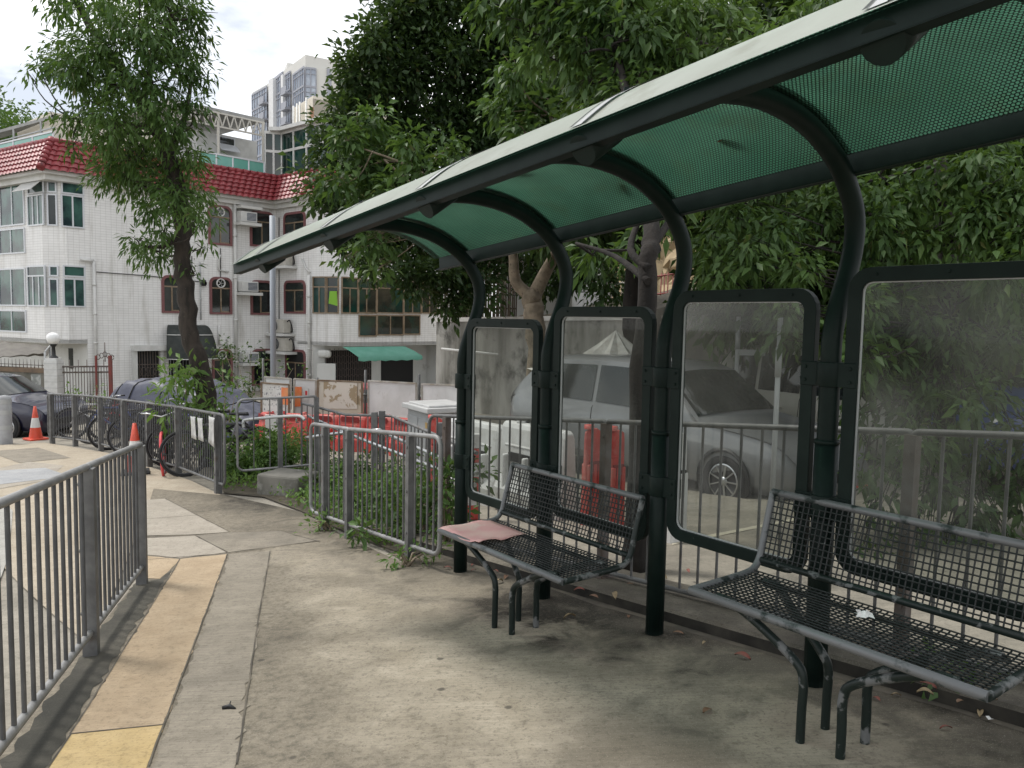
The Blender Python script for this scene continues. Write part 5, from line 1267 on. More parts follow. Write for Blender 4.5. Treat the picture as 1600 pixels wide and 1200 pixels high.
# --- roof top structures
def slabbox(name, p, q, z0, z1, depth, m, parent=house, bevel=0):
    d = (q-p).normalized(); n = Vector((-d.y, d.x)); n = n if n.y > 0 else -n; mb = MB(ho_)
    mb.prism([Vector((*p, z0)), Vector((*q, z0)), Vector((*(q+n*depth), z0)), Vector((*(p+n*depth), z0))], (0, 0, z1-z0)); return mb.build(name, m, parent)
A_ = lambda o, px: None
def onoff(px, py, o): h = plane_hit(px, py, F1.P+F1.n*o, F1.n); return h
# glass balustrade over the right part of the roof
def balustrade(fac, o, x0, x1, y0, y1, panes, name='balustrade'):
    p0 = plane_hit(x0, y1, fac.P+fac.n*o, fac.n); p1 = plane_hit(x1, y1, fac.P+fac.n*o, fac.n); zt = plane_hit((x0+x1)/2, y0, fac.P+fac.n*o, fac.n).z; z0 = ZT-.1
    mb = MB(ho_); mb.bar(Vector((*p0.xy, zt)), Vector((*p1.xy, zt)), .06, .06)
    for k in range(panes+1): q = p0.lerp(p1, k/panes); mb.bar(Vector((*q.xy, z0)), Vector((*q.xy, zt)), .06, .06)
    f = mb.build(name, ALU, house)
    for k in range(panes):
        q, r = p0.lerp(p1, (k+.03)/panes), p0.lerp(p1, (k+.97)/panes); mb = MB(ho_); mb.add([Vector((*q.xy, z0)), Vector((*r.xy, z0)), Vector((*r.xy, zt-.04)), Vector((*q.xy, zt-.04))], [(0, 1, 2, 3)]); mb.build('glass_pane', BALU, f)
balustrade(F1, -.55, 312, 413, 245, 275, 4); balustrade(F0, -.5, -60, 84, 222, 245, 5)
# white roof room with window and fan
h0, h1 = onoff(308, 250, -2.4), onoff(402, 250, -2.4); zt = onoff(355, 212, -2.4).z
rr_ = slabbox('roof_room', h0.xy, h1.xy, ZT-.1, zt, 4, WHITE_P)
FR = Fac(h0.xy, h1.xy); mb = MB(ho_); a0, a1, z0, z1 = FR.rect(338, 367, 214, 227); FR.box(mb, a0, a1, z0, z1, 0, .03); w_ = mb.build('window', ALU, house); mb = MB(ho_); FR.box(mb, a0+.06, a1-.06, z0+.05, z1-.05, .03, .035); mb.build('pane', GLASS_D, w_)
mb = MB(ho_); a0, a1, z0, z1 = FR.rect(340, 369, 228, 243); q0, q1 = FR.pt(a0, z1, .05), FR.pt(a1, z1, .05); dn = FR.n*.35+Vector((0, 0, -.3)); mb.prism([q0, q1, q1+dn, q0+dn], (0, 0, .04)); mb.build('open_sash', ALU, house)
# cream stair block behind the tree
h2, h3 = onoff(80, 260, -2.0), onoff(255, 260, -2.0); zt2 = onoff(140, 186, -2.0).z; slabbox('stair_block', h2.xy, h3.xy, ZT-.1, zt2, 4, CREAM)
# steel truss canopy on the right part
h4, h5 = onoff(262, 200, -1.2), onoff(413, 200, -1.2); zc = onoff(400, 188, -1.2).z
cn = slabbox('roof_canopy', h4.xy, h5.xy, zc, zc+.14, 5, mat('canopy_sheet', (.30, .30, .29), .6, c2=(.22, .22, .21), scale=2)); mb = MB(ho_); nseg = 12
for k in range(nseg):
    q, r = h4.xy.lerp(h5.xy, k/nseg), h4.xy.lerp(h5.xy, (k+1)/nseg); md = (q+r)/2
    mb.bar(Vector((*q, zc-.03)), Vector((*md, zc-.62)), .05, .05); mb.bar(Vector((*md, zc-.62)), Vector((*r, zc-.03)), .05, .05)
mb.bar(Vector((*h4.xy, zc-.64)), Vector((*h5.xy, zc-.64)), .07, .07); mb.bar(Vector((*h4.xy, zc-.04)), Vector((*h5.xy, zc-.04)), .07, .07)
for u in (.05, .5, .985): q = h4.xy.lerp(h5.xy, u); mb.bar(Vector((*q, ZT-.1)), Vector((*q, zc)), .1, .1)
mb.build('truss', mat('dull_cream_steel', (.50, .48, .43), .6), cn)
# canopy on the left
h6, h7 = plane_hit(-90, 200, F0.P-F0.n*1.0, F0.n), onoff(88, 200, -1.0); zc2 = onoff(70, 180, -1.0).z
mb = MB(ho_); q = [h6.xy, h7.xy, h7.xy-m1*6, h6.xy-m1*6]; mb.prism([Vector((*p, zc2+(.1 if i > 1 else 0))) for i, p in enumerate(q)], (0, 0, .12)); cn2 = mb.build('roof_canopy', mat('canopy_sheet', ()), house) 
mb = MB(ho_)
for u in (.1, .4, .68, .9): p = h6.xy.lerp(h7.xy, u)-m1*.2; mb.bar(Vector((*p, ZT-.1)), Vector((*p, zc2)), .07, .07)
mb.bar(Vector((*(h6.xy-m1*.2), zc2-.35)), Vector((*(h7.xy-m1*.2), zc2-.35)), .05, .05); mb.build('canopy_post', GREYM, cn2)
# glazed roof room at the inner corner
g0 = plane_hit(414, 270, F1.P-F1.n*.8, F1.n).xy; g1 = HB+m1*.2-e1*.35; g1 = plane_hit(441, 270, F1.P-F1.n*.4, F1.n).xy; g2 = g1+m1*4.2
zg = at(441, 207, g1.y).z
for i, (a, b, n_) in enumerate(((g0, g1, 2), (g1, g2, 4))):
    f_ = Fac(a, b); mb = MB(ho_); fw = .09
    for k in range(n_+1): u = f_.L*k/n_; f_.box(mb, max(0, u-fw/2), min(f_.L, u+fw/2), ZT-.2, zg, 0, .08)
    for z in (ZT-.2, ZT+(zg-ZT)*.55, zg-.12): f_.box(mb, 0, f_.L, z, z+.12, 0, .075)
    fr_ = mb.build('glazed_room', WHITE_P, house); mb = MB(ho_); mb.add([f_.pt(0, ZT-.2, .03), f_.pt(f_.L, ZT-.2, .03), f_.pt(f_.L, zg, .03), f_.pt(0, zg, .03)], [(0, 1, 2, 3)]); mb.build('pane', GLASS_K, fr_)
mb = MB(ho_); q = [g0+m1*.3, g1+m1*.1-e1*.1 if False else g1+m1*.3, g2+m1*.3-e1*.3, g2-e1*-4, g0-m1*4]; mb.prism([Vector((*(g0+m1*.3), zg)), Vector((*(g1+(m1-e1)*.3), zg)), Vector((*(g2+(m1-e1)*.3), zg)), Vector((*(g2+e1*4), zg)), Vector((*(g0+e1*4-m1*2), zg))], (0, 0, .16)); mb.build('glazed_room_roof', WHITE_P, house)
# --- air conditioners
ACG = 'air conditioners on the tiled house'
def window_ac(fac, x0, x1, y0, y1, label):
    a0, a1, z0, z1 = fac.rect(x0, x1, y0, y1); c = fac.pt(a0, z0, 0); r = thing('air_conditioner', label, 'air conditioner', c, 0, ACG)
    mb = MB(c); fac.box(mb, a0, a1, z0, z1, .02, .5); mb.build('casing', WHITE_P, r, bevel=.02)
    mb = MB(c); am = a0+(a1-a0)*.36; fac.box(mb, am, a1-.06, z0+.06, z1-.06, .5, .512); g = mb.build('grille', mat('ac_grille', (.06, .08, .12), .5), r); mb = MB(c)
    for k in range(7): z = z0+.06+(z1-z0-.12)*k/6; fac.box(mb, am, a1-.06, z-.008, z+.008, .512, .52)
    mb.build('louvre', WHITE_P, g)
    mb = MB(c); fac.box(mb, a0-.1, a1+.15, z0-.16, z0-.03, 0, .62); mb.build('shelf', PLASTER, r)
    if label.startswith('top'): mb = MB(c); fac.box(mb, a0-.05, a1+.2, z1+.12, z1+.24, 0, .6); mb.build('hood', PLASTER, r)
window_ac(F1, 368, 393, 332, 348, 'top storey white window air conditioner beside the drain pipe'); window_ac(F1, 370, 395, 440, 456, 'middle storey white window air conditioner beside the drain pipe'); window_ac(F1, 372, 396, 550, 565, 'ground floor window air conditioner beside the drain pipe')
def split_ac(x0, x1, y0, y1, label, tilt=0):
    a0, a1, z0, z1 = F2.rect(x0, x1, y0, y1); a0, a1 = min(a0, a1), max(a0, a1); c = F2.pt(a0, z0, 0); r = thing('condenser_unit', label, 'air conditioner', c, 0, ACG)
    mb = MB(c); F2.box(mb, a0, a1, z0, z1, .12, .50); mb.build('casing', mat('yellowed_plastic', (.50, .48, .43), .5, c2=(.40, .38, .33), scale=3), r, bevel=.03)
    mb = MB(c); M = F2.n.to_track_quat('Z', 'Y').to_matrix(); rad = (z1-z0)*.40; cc = F2.pt(a0+(a1-a0)*.40, (z0+z1)/2, .5)
    for k in range(4): mb.tube([cc+M @ Vector((math.cos(t*PI/10)*rad*(1-.25*k), math.sin(t*PI/10)*rad*(1-.25*k), .012)) for t in range(20)], .008, 4, closed=True)
    g = mb.build('fan_guard', GREYM, r); mb = MB(c); mb.lathe([(0, .004), (rad*.98, .004)], cc, 20, M); mb.build('fan', DARK, g)
    mb = MB(c); F2.box(mb, a0-.15, a1+.2, z0-.14, z0-.02, 0, .65); mb.build('shelf', PLASTER, r)
    mb = MB(c); mb.tube(catmull([F2.pt(a1, z1-.1, .3), F2.pt(a1+.2, z1-.05, .3), F2.pt(a1+.25, z0+.2, .2), F2.pt(a1+.05, z0+.05, .1)], 4), .03, 6); mb.build('hose', BLACKP, r)
split_ac(437, 461, 394, 416, 'topmost outdoor condenser with a round fan on the inner corner'); split_ac(435, 458, 499, 520, 'outdoor condenser on the shelf under the middle storey window'); split_ac(437, 461, 527, 548, 'lowest outdoor condenser, above the dark doorway')
# ------------------------------------------------------------------ garden walls, gate pillar and gates in front of the house
p = at(84, 560, 24.5); g = G(p.x, p.y); zt = at(84, 563, 24.5).z
gp_ = thing('gate_pillar', 'white tiled gate pillar topped with a globe lamp', 'pillar', g); mb = MB(); H = zt-g.z; mb.box((0, 0, H/2), (.40, .40, H)); mb.box((0, 0, H+.03), (.34, .34, .09)); o_ = mb.build('shaft', mat('pillar_tile', (.60, .60, .59), .5, c2=(.5, .5, .48), scale=5), gp_)
mb = MB()
for k in range(9): z = H*(k+.5)/9; mb.box((0, 0, z), (.404, .404, .012))
mb.build('tile_joint', GREYM, o_)
lp = thing('globe_lamp', 'round white globe lamp on a black neck on top of the gate pillar', 'lamp', g+Vector((0, 0, H+.08))); mb = MB(); mb.lathe([(.13, 0), (.11, .04), (.06, .08), (.05, .34), (.09, .38), (.1, .42)], (0, 0, 0), 14); mb.build('neck', BLACKP, lp); mb = MB(); mb.lathe([(.06, .42), (.16, .48), (.2, .58), (.18, .70), (.1, .77), (0, .79)], (0, 0, 0), 18); mb.build('globe', mat('opal_globe', (.78, .78, .77), .25), lp)
# old garden wall with railings to the left
a = at(-120, 575, 26).xy; b = at(72, 575, 24.7).xy
wl_ = thing('garden_wall', 'weathered garden wall with spiked railing left of the gate pillar', 'wall', G(*a)); wo = wl_.location.copy(); d = (b-a).normalized(); zt = at(40, 582, 24.8).z; z2 = at(40, 600, 24.8).z
mb = MB(wo); mb.prism([Vector((*a, -2.6)), Vector((*b, -2.6)), Vector((*b, zt)), Vector((*a, zt))], (0, .2, 0)); mb.build('wall_face', MOSS, wl_)
mb = MB(wo); mb.prism([Vector((*(a+Vector((0, -.05))), zt+.0)), Vector((*(b+Vector((0, -.05))), zt)), Vector((*(b+Vector((0, -.05))), zt+.14)), Vector((*(a+Vector((0, -.05))), zt+.14))], (0, .32, 0)); mb.build('coping', WOOD_D, wl_)
mb = MB(wo); n = 34
for k in range(n): q = a.lerp(b, k/n); mb.tube([Vector((*q, zt+.14)), Vector((*q, zt+.42))], [.012, .004], 5)
mb.tube([Vector((*a, zt+.24)), Vector((*b, zt+.24))], .012, 5); mb.build('spikes', RUST, wl_)
mb = MB(wo); 
for u, w, h in ((.55, .55, .6), (.68, .6, .75), (.82, .55, .65), (.93, .35, .9)): q = a.lerp(b, u); mb.box((q.x, q.y-.02, zt-.5), (w, .03, h))
mb.build('faded_panels', mat('faded_panel', (.36, .37, .36), .8, c2=(.20, .21, .20), scale=4, lo=.45, hi=.55), wl_)
# rusty double gate
a = at(96, 600, 24.6).xy; b = at(176, 600, 25.2).xy
gt = thing('rusty_gate', 'rusty brown iron gate with spikes and a scrolled crest right of the pillar', 'gate', G(*a)); go = gt.location.copy(); zt = at(130, 573, 24.8).z
mb = MB(go)
for k in range(19): q = a.lerp(b, k/18); mb.tube([Vector((*q, gz(*q)+.1)), Vector((*q, zt+(.22 if k % 3 == 0 else 0))), ], .012, 5)
for z in (gz(*a)+.15, zt-.18, zt): mb.bar(Vector((*a, z)), Vector((*b, z)), .04, .05)
mb.build('leaf', RUST, gt); mb = MB(go)
c = Vector((*a.lerp(b, .86), zt+.15))
for k in range(-2, 3): mb.tube([c+Vector((k*.11+.06*math.cos(t*.6), 0, .1+.28*(1-abs(k)/3)*.5+.08*math.sin(t*.6))) for t in range(11)], .013, 5)
mb.tube([c, c+Vector((0, 0, .62))], .015, 5); mb.build('crest', RUST, gt); mb = MB(go)
q = a.lerp(b, .98); mb.box((q.x, q.y-.06, (gz(*q)+zt+.35)/2), (.09, .09, zt+.35-gz(*q))); q = a.lerp(b, .7); mb.box((q.x, q.y-.06, (gz(*q)+zt+.35)/2), (.05, .05, zt+.35-gz(*q))); mb.build('red_post', mat('rusty_red_paint', (.20, .035, .03), .6, c2=(.13, .05, .04), scale=6), gt)
# brown canopy in the yard
c0 = at(-40, 528, 27), at(78, 540, 27.5), at(70, 566-16, 25.2), at(-40, 560, 25)
yc = thing('yard_canopy', 'sagging brown canvas canopy over the yard at the left edge', 'canopy', G(c0[2].x, c0[2].y)); mb = MB(yc.location); R_ = []
for i in range(9): 
    v = i/8; R_.append([c0[0].lerp(c0[1], u/12).lerp(c0[3].lerp(c0[2], u/12), v)+Vector((0, 0, -.18*math.sin(v*PI)-.05*math.sin(u*1.9)**2)) for u in range(13)])
mb.grid(R_); o_ = mb.build('canvas', AWN_B, yc); s_ = o_.modifiers.new('s', 'SOLIDIFY'); s_.thickness = .02
mb = MB(yc.location)
for q in (c0[1], c0[2], c0[3]): mb.tube([q, Vector((q.x, q.y, gz(q.x, q.y)))], .03, 6)
mb.tube([c0[1], c0[2]], .025, 6); mb.build('frame', GREYM, yc)
# ------------------------------------------------------------------ distant tower and cream block
def fpt(px, py, Y): return at(px, py, Y)
tw = thing('apartment_tower', 'tall pale apartment tower with blue curtain glass and balconies far behind the house', 'building', G(*at(440, 500, 160).xy)); to = tw.location.copy()
TW_W = mat('tower_cladding', (.60, .59, .55), .6, c2=(.54, .53, .50), scale=.1); TW_F = mat('tower_fin', (.68, .68, .68), .5); TW_G = mat('hazed_tower_grey', (.30, .31, .35), .5)  # tower grey made paler to carry the haze of distance
def tface(px0, Y0, px1, Y1, ytop0, mat_, name, depth=14, o=0):
    a = at(px0, 400, Y0).xy; b = at(px1, 400, Y1).xy; zt = at(px0, ytop0, Y0).z; d = (b-a).normalized(); n = Vector((-d.y, d.x)); n = n if n.y > 0 else -n
    mb = MB(to); mb.prism([Vector((*(a-n*o), 0)), Vector((*(b-n*o), 0)), Vector((*(b-n*o), zt)), Vector((*(a-n*o), zt))], Vector((*(n*depth), 0))); mb.build(name, mat_, tw); return a, b, zt, d, n
def tglass(px0, Y0, px1, Y1, ytop, cols, fl=3.3, floors=9, rails=True):
    a = at(px0, 400, Y0).xy; b = at(px1, 400, Y1).xy; zt = at(px0, ytop, Y0).z; d = (b-a).normalized(); n = Vector((-d.y, d.x)); n = n if n.y > 0 else -n; Lw = (b-a).length
    mb = MB(to); q0, q1 = a-n*.15, b-n*.15; z0 = zt-fl*floors; mb.add([Vector((*q0, z0)), Vector((*q1, z0)), Vector((*q1, zt)), Vector((*q0, zt))], [(0, 1, 2, 3)]); f = mb.build('curtain_glass', GLASS_B, tw); mb = MB(to)
    for k in range(cols+1): q = a-n*.2+d*Lw*k/cols; mb.bar(Vector((*q, z0)), Vector((*q, zt)), .16, .2)
    for k in range(floors+1):
        z = zt-fl*k; mb.bar(Vector((*(a-n*.2), z)), Vector((*(b-n*.2), z)), .18, .35); z -= 1.0; mb.bar(Vector((*(a-n*.2), z)), Vector((*(b-n*.2), z)), .15, .12)
    mb.build('mullions', TW_G, f)
tface(396, 172, 421, 165, 145, TW_W, 'wing'); tglass(397, 171.4, 420, 164.9, 149, 6)
tface(421, 163, 428, 161.5, 125, TW_F, 'fin'); tface(428, 165, 442, 160, 123, TW_G, 'core')
tglass(430, 163.8, 441, 159.8, 127, 3)
tface(440, 159.2, 443, 158.4, 118, TW_F, 'fin')
tface(443, 160.5, 478, 150, 112, TW_W, 'wing'); tglass(444, 160.2, 456, 156.4, 121, 4); tface(457, 155.6, 461, 154.5, 117, TW_G, 'fin'); tglass(461, 154.4, 477.4, 149.6, 117, 5)
tface(477.6, 150, 518, 151.5, 104, TW_W, 'wing'); tglass(478, 149.9, 494, 150.5, 106.5, 2); tface(511, 150.9, 518, 151.2, 107, TW_G, 'fin', 10)
tface(450, 163, 510, 166, 98, TW_W, 'roof_parapet', 8)
for px, py, Y in ((450, 148, 157), (450, 172, 157), (450, 195, 157), (415, 163, 165), (415, 188, 165)):
    c = at(px, py, Y); mb = MB(to); mb.box(c, (2.6, 2.2, .35), Matrix.Rotation(-.9, 3, 'Z')); mb.box(c+Vector((-.6, -.9, .7)), (2.5, .12, 1.1), Matrix.Rotation(-.9, 3, 'Z')); mb.build('balcony', TW_G, tw)
cb = thing('cream_block', 'small cream block with a red vertical sign in front of the tower', 'building', G(*at(478, 500, 90).xy)); mb = MB(cb.location); c = at(478, 161, 90); a = at(460, 200, 92).xy; b = at(489, 200, 87).xy; d = (b-a).normalized(); n = Vector((-d.y, d.x)); n = n if n.y > 0 else -n
mb.prism([Vector((*a, 0)), Vector((*b, 0)), Vector((*b, c.z)), Vector((*a, c.z))], Vector((*(n*9), 0))); b2 = at(515, 200, 91).xy; mb.prism([Vector((*b, 0)), Vector((*b2, 0)), Vector((*b2, c.z-.3)), Vector((*b, c.z-.3))], Vector((*(n*5), 0))); mb.build('wall', CREAM, cb)
mb = MB(cb.location); q = at(485, 166, 86.6); q2 = at(492, 195, 87.2); mb.prism([Vector((q.x, q.y, q.z)), Vector((q2.x, q2.y, q.z)), Vector((q2.x, q2.y, q2.z)), Vector((q.x, q.y, q2.z))], (0, .5, 0)); mb.build('sign_panel', mat('brown_sign', (.36, .20, .12), .7, c2=(.5, .05, .10), scale=1.4, lo=.55, hi=.6), cb)
mb = MB(cb.location)
for u in (.1, .3, .45, .8): q = a.lerp(b, u)-n*.3; mb.tube([Vector((*q, 0)), Vector((*q, c.z))], .12, 6)
mb.build('downpipe', WHITE_P, cb)
# ------------------------------------------------------------------ foliage
def unit(a): return a/np.maximum(np.linalg.norm(a, axis=-1, keepdims=True), 1e-9)
def leaf_object(name, m, parent, origin, C, D, ln, wr, curl=.18, detail=True):
    n = len(C); rnd = RNG.normal(size=(n, 3)); D = unit(D)
    side = unit(np.cross(D, rnd*.6+np.array([0, 0, 1.0]))); nr = unit(np.cross(side, D)); ln = ln[:, None]
    B = C; T = C+D*ln-np.array([0, 0, 1.0])*ln*curl
    w = ln*wr*.5; fold = nr*w*.45
    if detail:
        Mv = C+D*ln*.5-np.array([0, 0, 1.0])*ln*curl*.25
        Lf = C+D*ln*.42+side*w+fold-np.array([0, 0, 1.0])*ln*curl*.2; Rt = C+D*ln*.42-side*w+fold-np.array([0, 0, 1.0])*ln*curl*.2
        V = np.stack([B, Mv, T, Lf, Rt], 1).reshape(-1, 3); k = 5; F = np.array([[0, 4, 1], [0, 1, 3], [4, 2, 1], [3, 1, 2]])
    else:
        Lf = C+D*ln*.45+side*w+fold; Rt = C+D*ln*.45-side*w+fold
        V = np.stack([B, T, Lf, Rt], 1).reshape(-1, 3); k = 4; F = np.array([[0, 3, 1], [0, 1, 2]])
    V = V-np.array(origin); idx = (np.arange(n)*k)[:, None, None]+F[None]; idx = idx.reshape(-1)
    me = bpy.data.meshes.new(name); nf = n*len(F); me.vertices.add(len(V)); me.vertices.foreach_set('co', V.reshape(-1).astype(np.float32))
    me.loops.add(nf*3); me.loops.foreach_set('vertex_index', idx.astype(np.int32)); me.polygons.add(nf)
    me.polygons.foreach_set('loop_start', (np.arange(nf)*3).astype(np.int32)); me.polygons.foreach_set('loop_total', np.full(nf, 3, np.int32)); me.update(); me.validate()
    me.materials.append(m); o = bpy.data.objects.new(name, me); COL.objects.link(o)
    if parent is not None: o.parent = parent; KIDS.setdefault(parent.name, []).append(o)
    return o
def clump_leaves(clumps, dens, per, spread, ln, droop=.5, shell=.45, flat=1.0):
    """clumps: (centre, radius); dens twigs per unit; returns C, D, len"""
    Cs = []; Ds = []; Ls = []
    for c, r in clumps:
        nt_ = max(3, int(dens*r*r)); u = unit(RNG.normal(size=(nt_, 3))); rad = r*RNG.random((nt_, 1))**shell; rad *= (1+.18*RNG.normal(size=(nt_, 1)))
        u2 = u*np.array([1, 1, flat]); tw = np.array(c)+u2*rad
        # sub-clump attraction gives light and dark groups
        k = max(3, nt_//14); hub = tw[RNG.integers(0, nt_, k)]; j = np.argmin(((tw[:, None]-hub[None])**2).sum(-1), 1); tw = tw*.62+hub[j]*.38
        q = np.repeat(tw, per, 0); du = np.repeat(u, per, 0); off = RNG.normal(size=(nt_*per, 3))*spread
        C = q+off; D = unit(off)*.9+du*.6+RNG.normal(size=off.shape)*.45-np.array([0, 0, droop])
        Cs.append(C); Ds.append(D); Ls.append(ln*RNG.uniform(.45, 1.25, nt_*per))
    return np.concatenate(Cs), np.concatenate(Ds), np.concatenate(Ls)
def tree(name, label, trunk, limbs, clumps, bark, leaf, dens, per, spread, ln, wr, group=None, droop=.5, detail=True, shell=.45, flat=1.0, curl=.18, cat='tree'):
    """trunk: list of (point, radius); limbs: lists of (point, radius)"""
    base = Vector(trunk[0][0]); r = thing(name, label, cat, base, 0, group); mb = MB(base)
    P = catmull([p for p, _ in trunk], 5); R = []; n = len(trunk)
    for i in range(len(P)): f = i/5; a = min(int(f), n-1); b = min(a+1, n-1); R.append(trunk[a][1]*(1-(f-a))+trunk[b][1]*(f-a))
    rr = random.Random(len(clumps)); P = [p+Vector((rr.gauss(0, .12), rr.gauss(0, .12), 0))*R[i] for i, p in enumerate(P)]
    mb.tube(P, R, 12)
    for l in limbs:
        Q = catmull([p for p, _ in l], 4); RR = [l[min(int(i/4), len(l)-1)][1] for i in range(len(Q))]; RR = [l[0][1]+(l[-1][1]-l[0][1])*i/(len(Q)-1) for i in range(len(Q))]; mb.tube(Q, RR, 8)
    src = [p for p in P[len(P)//3:]]
    for l in limbs: src += catmull([p for p, _ in l], 3)[2:]
    for c, rd in clumps:
        q = min(src, key=lambda p: (p-Vector(c)).length+max(0, p.z-c[2])*.7); md = q.lerp(Vector(c), .5)+Vector((rr.gauss(0, .1), rr.gauss(0, .1), -.1*(q-Vector(c)).length))
        r0 = max(.010, min(.3*trunk[-1][1]+.012, .012+.012*rd*2)); mb.tube(catmull([q, md, Vector(c)], 4), [r0*(1-.085*k) for k in range(9)], 6)
        for _ in range(4): e = Vector(c)+Vector((rr.gauss(0, .5), rr.gauss(0, .5), rr.gauss(.1, .4)))*rd; mb.tube([md.lerp(Vector(c), .6), (md.lerp(e, .55)+Vector((0, 0, .05))), e], [r0*.5, r0*.35, r0*.15], 5)
    mb.build('trunk', bark, r)
    C, D, Ln = clump_leaves(clumps, dens, per, spread, ln, droop, shell, flat)
    leaf_object('crown', leaf, r, base, C, D, Ln, wr, curl, detail); return r
def CL(l, jit=.0):
    out = []
    for px, py, rp, Y in l: out.append((tuple(at(px, py, Y)), rp*Y/FPX))
    return out
# T1 slender leaning tree in front of the house
Y = 12.6
tr = [(gp(327, 700).xy.to_3d(), .17)]; b0 = at(326, 640, Y); tr = [(G(b0.x, b0.y-.0, -.1), .19), (at(318, 590, Y), .15), (at(300, 535, Y), .14), (at(290, 470, Y), .135), (at(286, 405, Y), .125), (at(282, 330, Y), .13), (at(262, 240, Y), .115), (at(222, 165, Y), .10), (at(185, 105, Y), .085), (at(140, 40, Y), .06), (at(100, -40, Y), .045)]
cl1 = [(205, 50, 80), (265, 55, 60), (290, 105, 45), (120, 105, 52), (165, 120, 60), (235, 130, 62), (90, 90, 40), (150, 60, 55), (55, 30, 0), (170, 195, 52), (120, 190, 30), (225, 220, 60), (270, 200, 50), (300, 165, 32), (180, 270, 38), (225, 290, 52), (280, 265, 44), (240, 330, 24), (305, 300, 28), (318, 345, 22), (238, 388, 34), (215, 375, 22), (262, 375, 20), (275, 330, 30), (100, -10, 40), (170, -20, 60), (250, -20, 60), (300, 10, 40), (310, 60, 25), (322, 120, 16), (60, 105, 18), (45, 115, 9), (115, 235, 16), (80, 180, 10), (300, 425, 9), (285, 412, 12), (300, 250, 26), (320, 385, 8), (200, 250, 42), (270, 300, 38), (300, 330, 26), (180, 225, 38), (250, 360, 22), (150, 150, 40)]
cl1 = [(a, b, c, Y+random.uniform(-.9, .9)*(c > 20)) for a, b, c in cl1 if c]
lim = [[(at(262, 240, Y), .07), (at(290, 180, Y+.3), .05), (at(300, 110, Y+.4), .02)], [(at(222, 165, Y), .07), (at(240, 90, Y-.3), .045), (at(270, 30, Y-.4), .02)], [(at(284, 370, Y), .05), (at(255, 385, Y-.3), .03), (at(225, 385, Y-.4), .015)], [(at(240, 200, Y), .06), (at(170, 190, Y+.2), .035), (at(110, 185, Y+.2), .012)]]
tree('slender_tree', 'slender leaning tree with narrow glossy leaves in front of the tiled house', tr, lim, CL(cl1), BARK_T, LEAF1, 270, 9, .08, .135, .30, droop=.75, shell=.5)
# T2 dark fig tree behind
Y = 21
tr = [(at(735, 540, Y+6), .5), (at(735, 480, Y+6), .42), (at(745, 380, Y+5), .36), (at(760, 250, Y+3), .28), (at(770, 120, Y+1), .2), (at(780, 0, Y+1), .1)]
cl2 = [(585, 65, 38, 20), (615, 30, 42, 20.5), (560, 125, 48, 20), (620, 105, 70, 21), (540, 185, 42, 20), (590, 190, 65, 21), (690, 40, 75, 21), (700, 130, 95, 22), (510, 240, 28, 19.5), (515, 300, 34, 19.5), (560, 290, 60, 20.5), (640, 250, 85, 21.5), (740, 230, 90, 22), (545, 355, 40, 19.5), (600, 370, 60, 20.5), (670, 360, 75, 21), (740, 350, 75, 21), (580, 410, 26, 19.5), (640, 425, 36, 19.5), (690, 430, 40, 20), (740, 440, 45, 20.5), (785, 40, 90, 22), (800, 150, 90, 22.5), (830, 260, 90, 22.5), (880, 90, 110, 23), (920, 220, 110, 23), (820, 370, 70, 21.5), (880, 340, 80, 22), (660, -40, 60, 21), (760, -60, 80, 22), (870, -40, 90, 22.5), (960, 330, 80, 22), (900, 420, 40, 21), (950, 430, 45, 20.5), (990, 130, 90, 23), (1000, -20, 100, 23), (700, 470, 25, 20), (850, 440, 30, 21), (480, 270, 14, 19.3), (500, 205, 16, 19.6), (655, 5, 40, 21), (605, 0, 14, 20.5), (545, 95, 14, 20)]
tree('fig_tree', 'huge dark fig tree with dense small leaves between the house and the shelter', tr, [], CL(cl2), BARK_D, LEAF2, 150, 12, .17, .20, .52, droop=.25, detail=False, shell=.42, curl=.1)
# forked pale tree carrying broad light leaves
Y = 15.2
tr = [(G(*at(836, 640, Y).xy), .24), (at(838, 560, Y), .2), (at(833, 490, Y), .2), (at(831, 462, Y), .19)]
lm = [[(at(831, 465, Y), .13), (at(806, 440, Y), .12), (at(802, 400, Y-.1), .11), (at(795, 350, Y), .09), (at(700, 290, Y), .05)], [(at(832, 468, Y), .15), (at(850, 430, Y), .13), (at(872, 385, Y), .12), (at(895, 300, Y), .08), (at(860, 180, Y), .04)], [(at(800, 360, Y), .05), (at(700, 330, Y+.4), .035), (at(600, 250, Y+.2), .02)], [(at(700, 300, Y), .045), (at(640, 260, Y), .03), (at(560, 230, Y), .012)]]
cl3 = [(540, 215, 28), (575, 200, 32), (560, 260, 38), (530, 290, 24), (600, 245, 34), (640, 225, 26), (615, 300, 32), (580, 320, 28), (660, 270, 24), (690, 300, 22), (800, 110, 26), (830, 140, 38), (790, 165, 32), (850, 180, 38), (880, 150, 26), (815, 205, 24), (870, 210, 24), (900, 190, 20), (600, 380, 22), (575, 375, 16), (590, 420, 14), (720, 260, 18), (880, 250, 22), (930, 170, 20), (660, 330, 16), (540, 400, 12), (700, 230, 20)]
cl3 = [(a, b, c, Y+random.uniform(-.8, .8)) for a, b, c in cl3]
tree('forked_tree', 'pale forked tree with broad light green leaves in front of the fig tree', tr, lm, CL(cl3), BARK_L, LEAF3, 260, 7, .13, .20, .50, droop=.55, shell=.55)
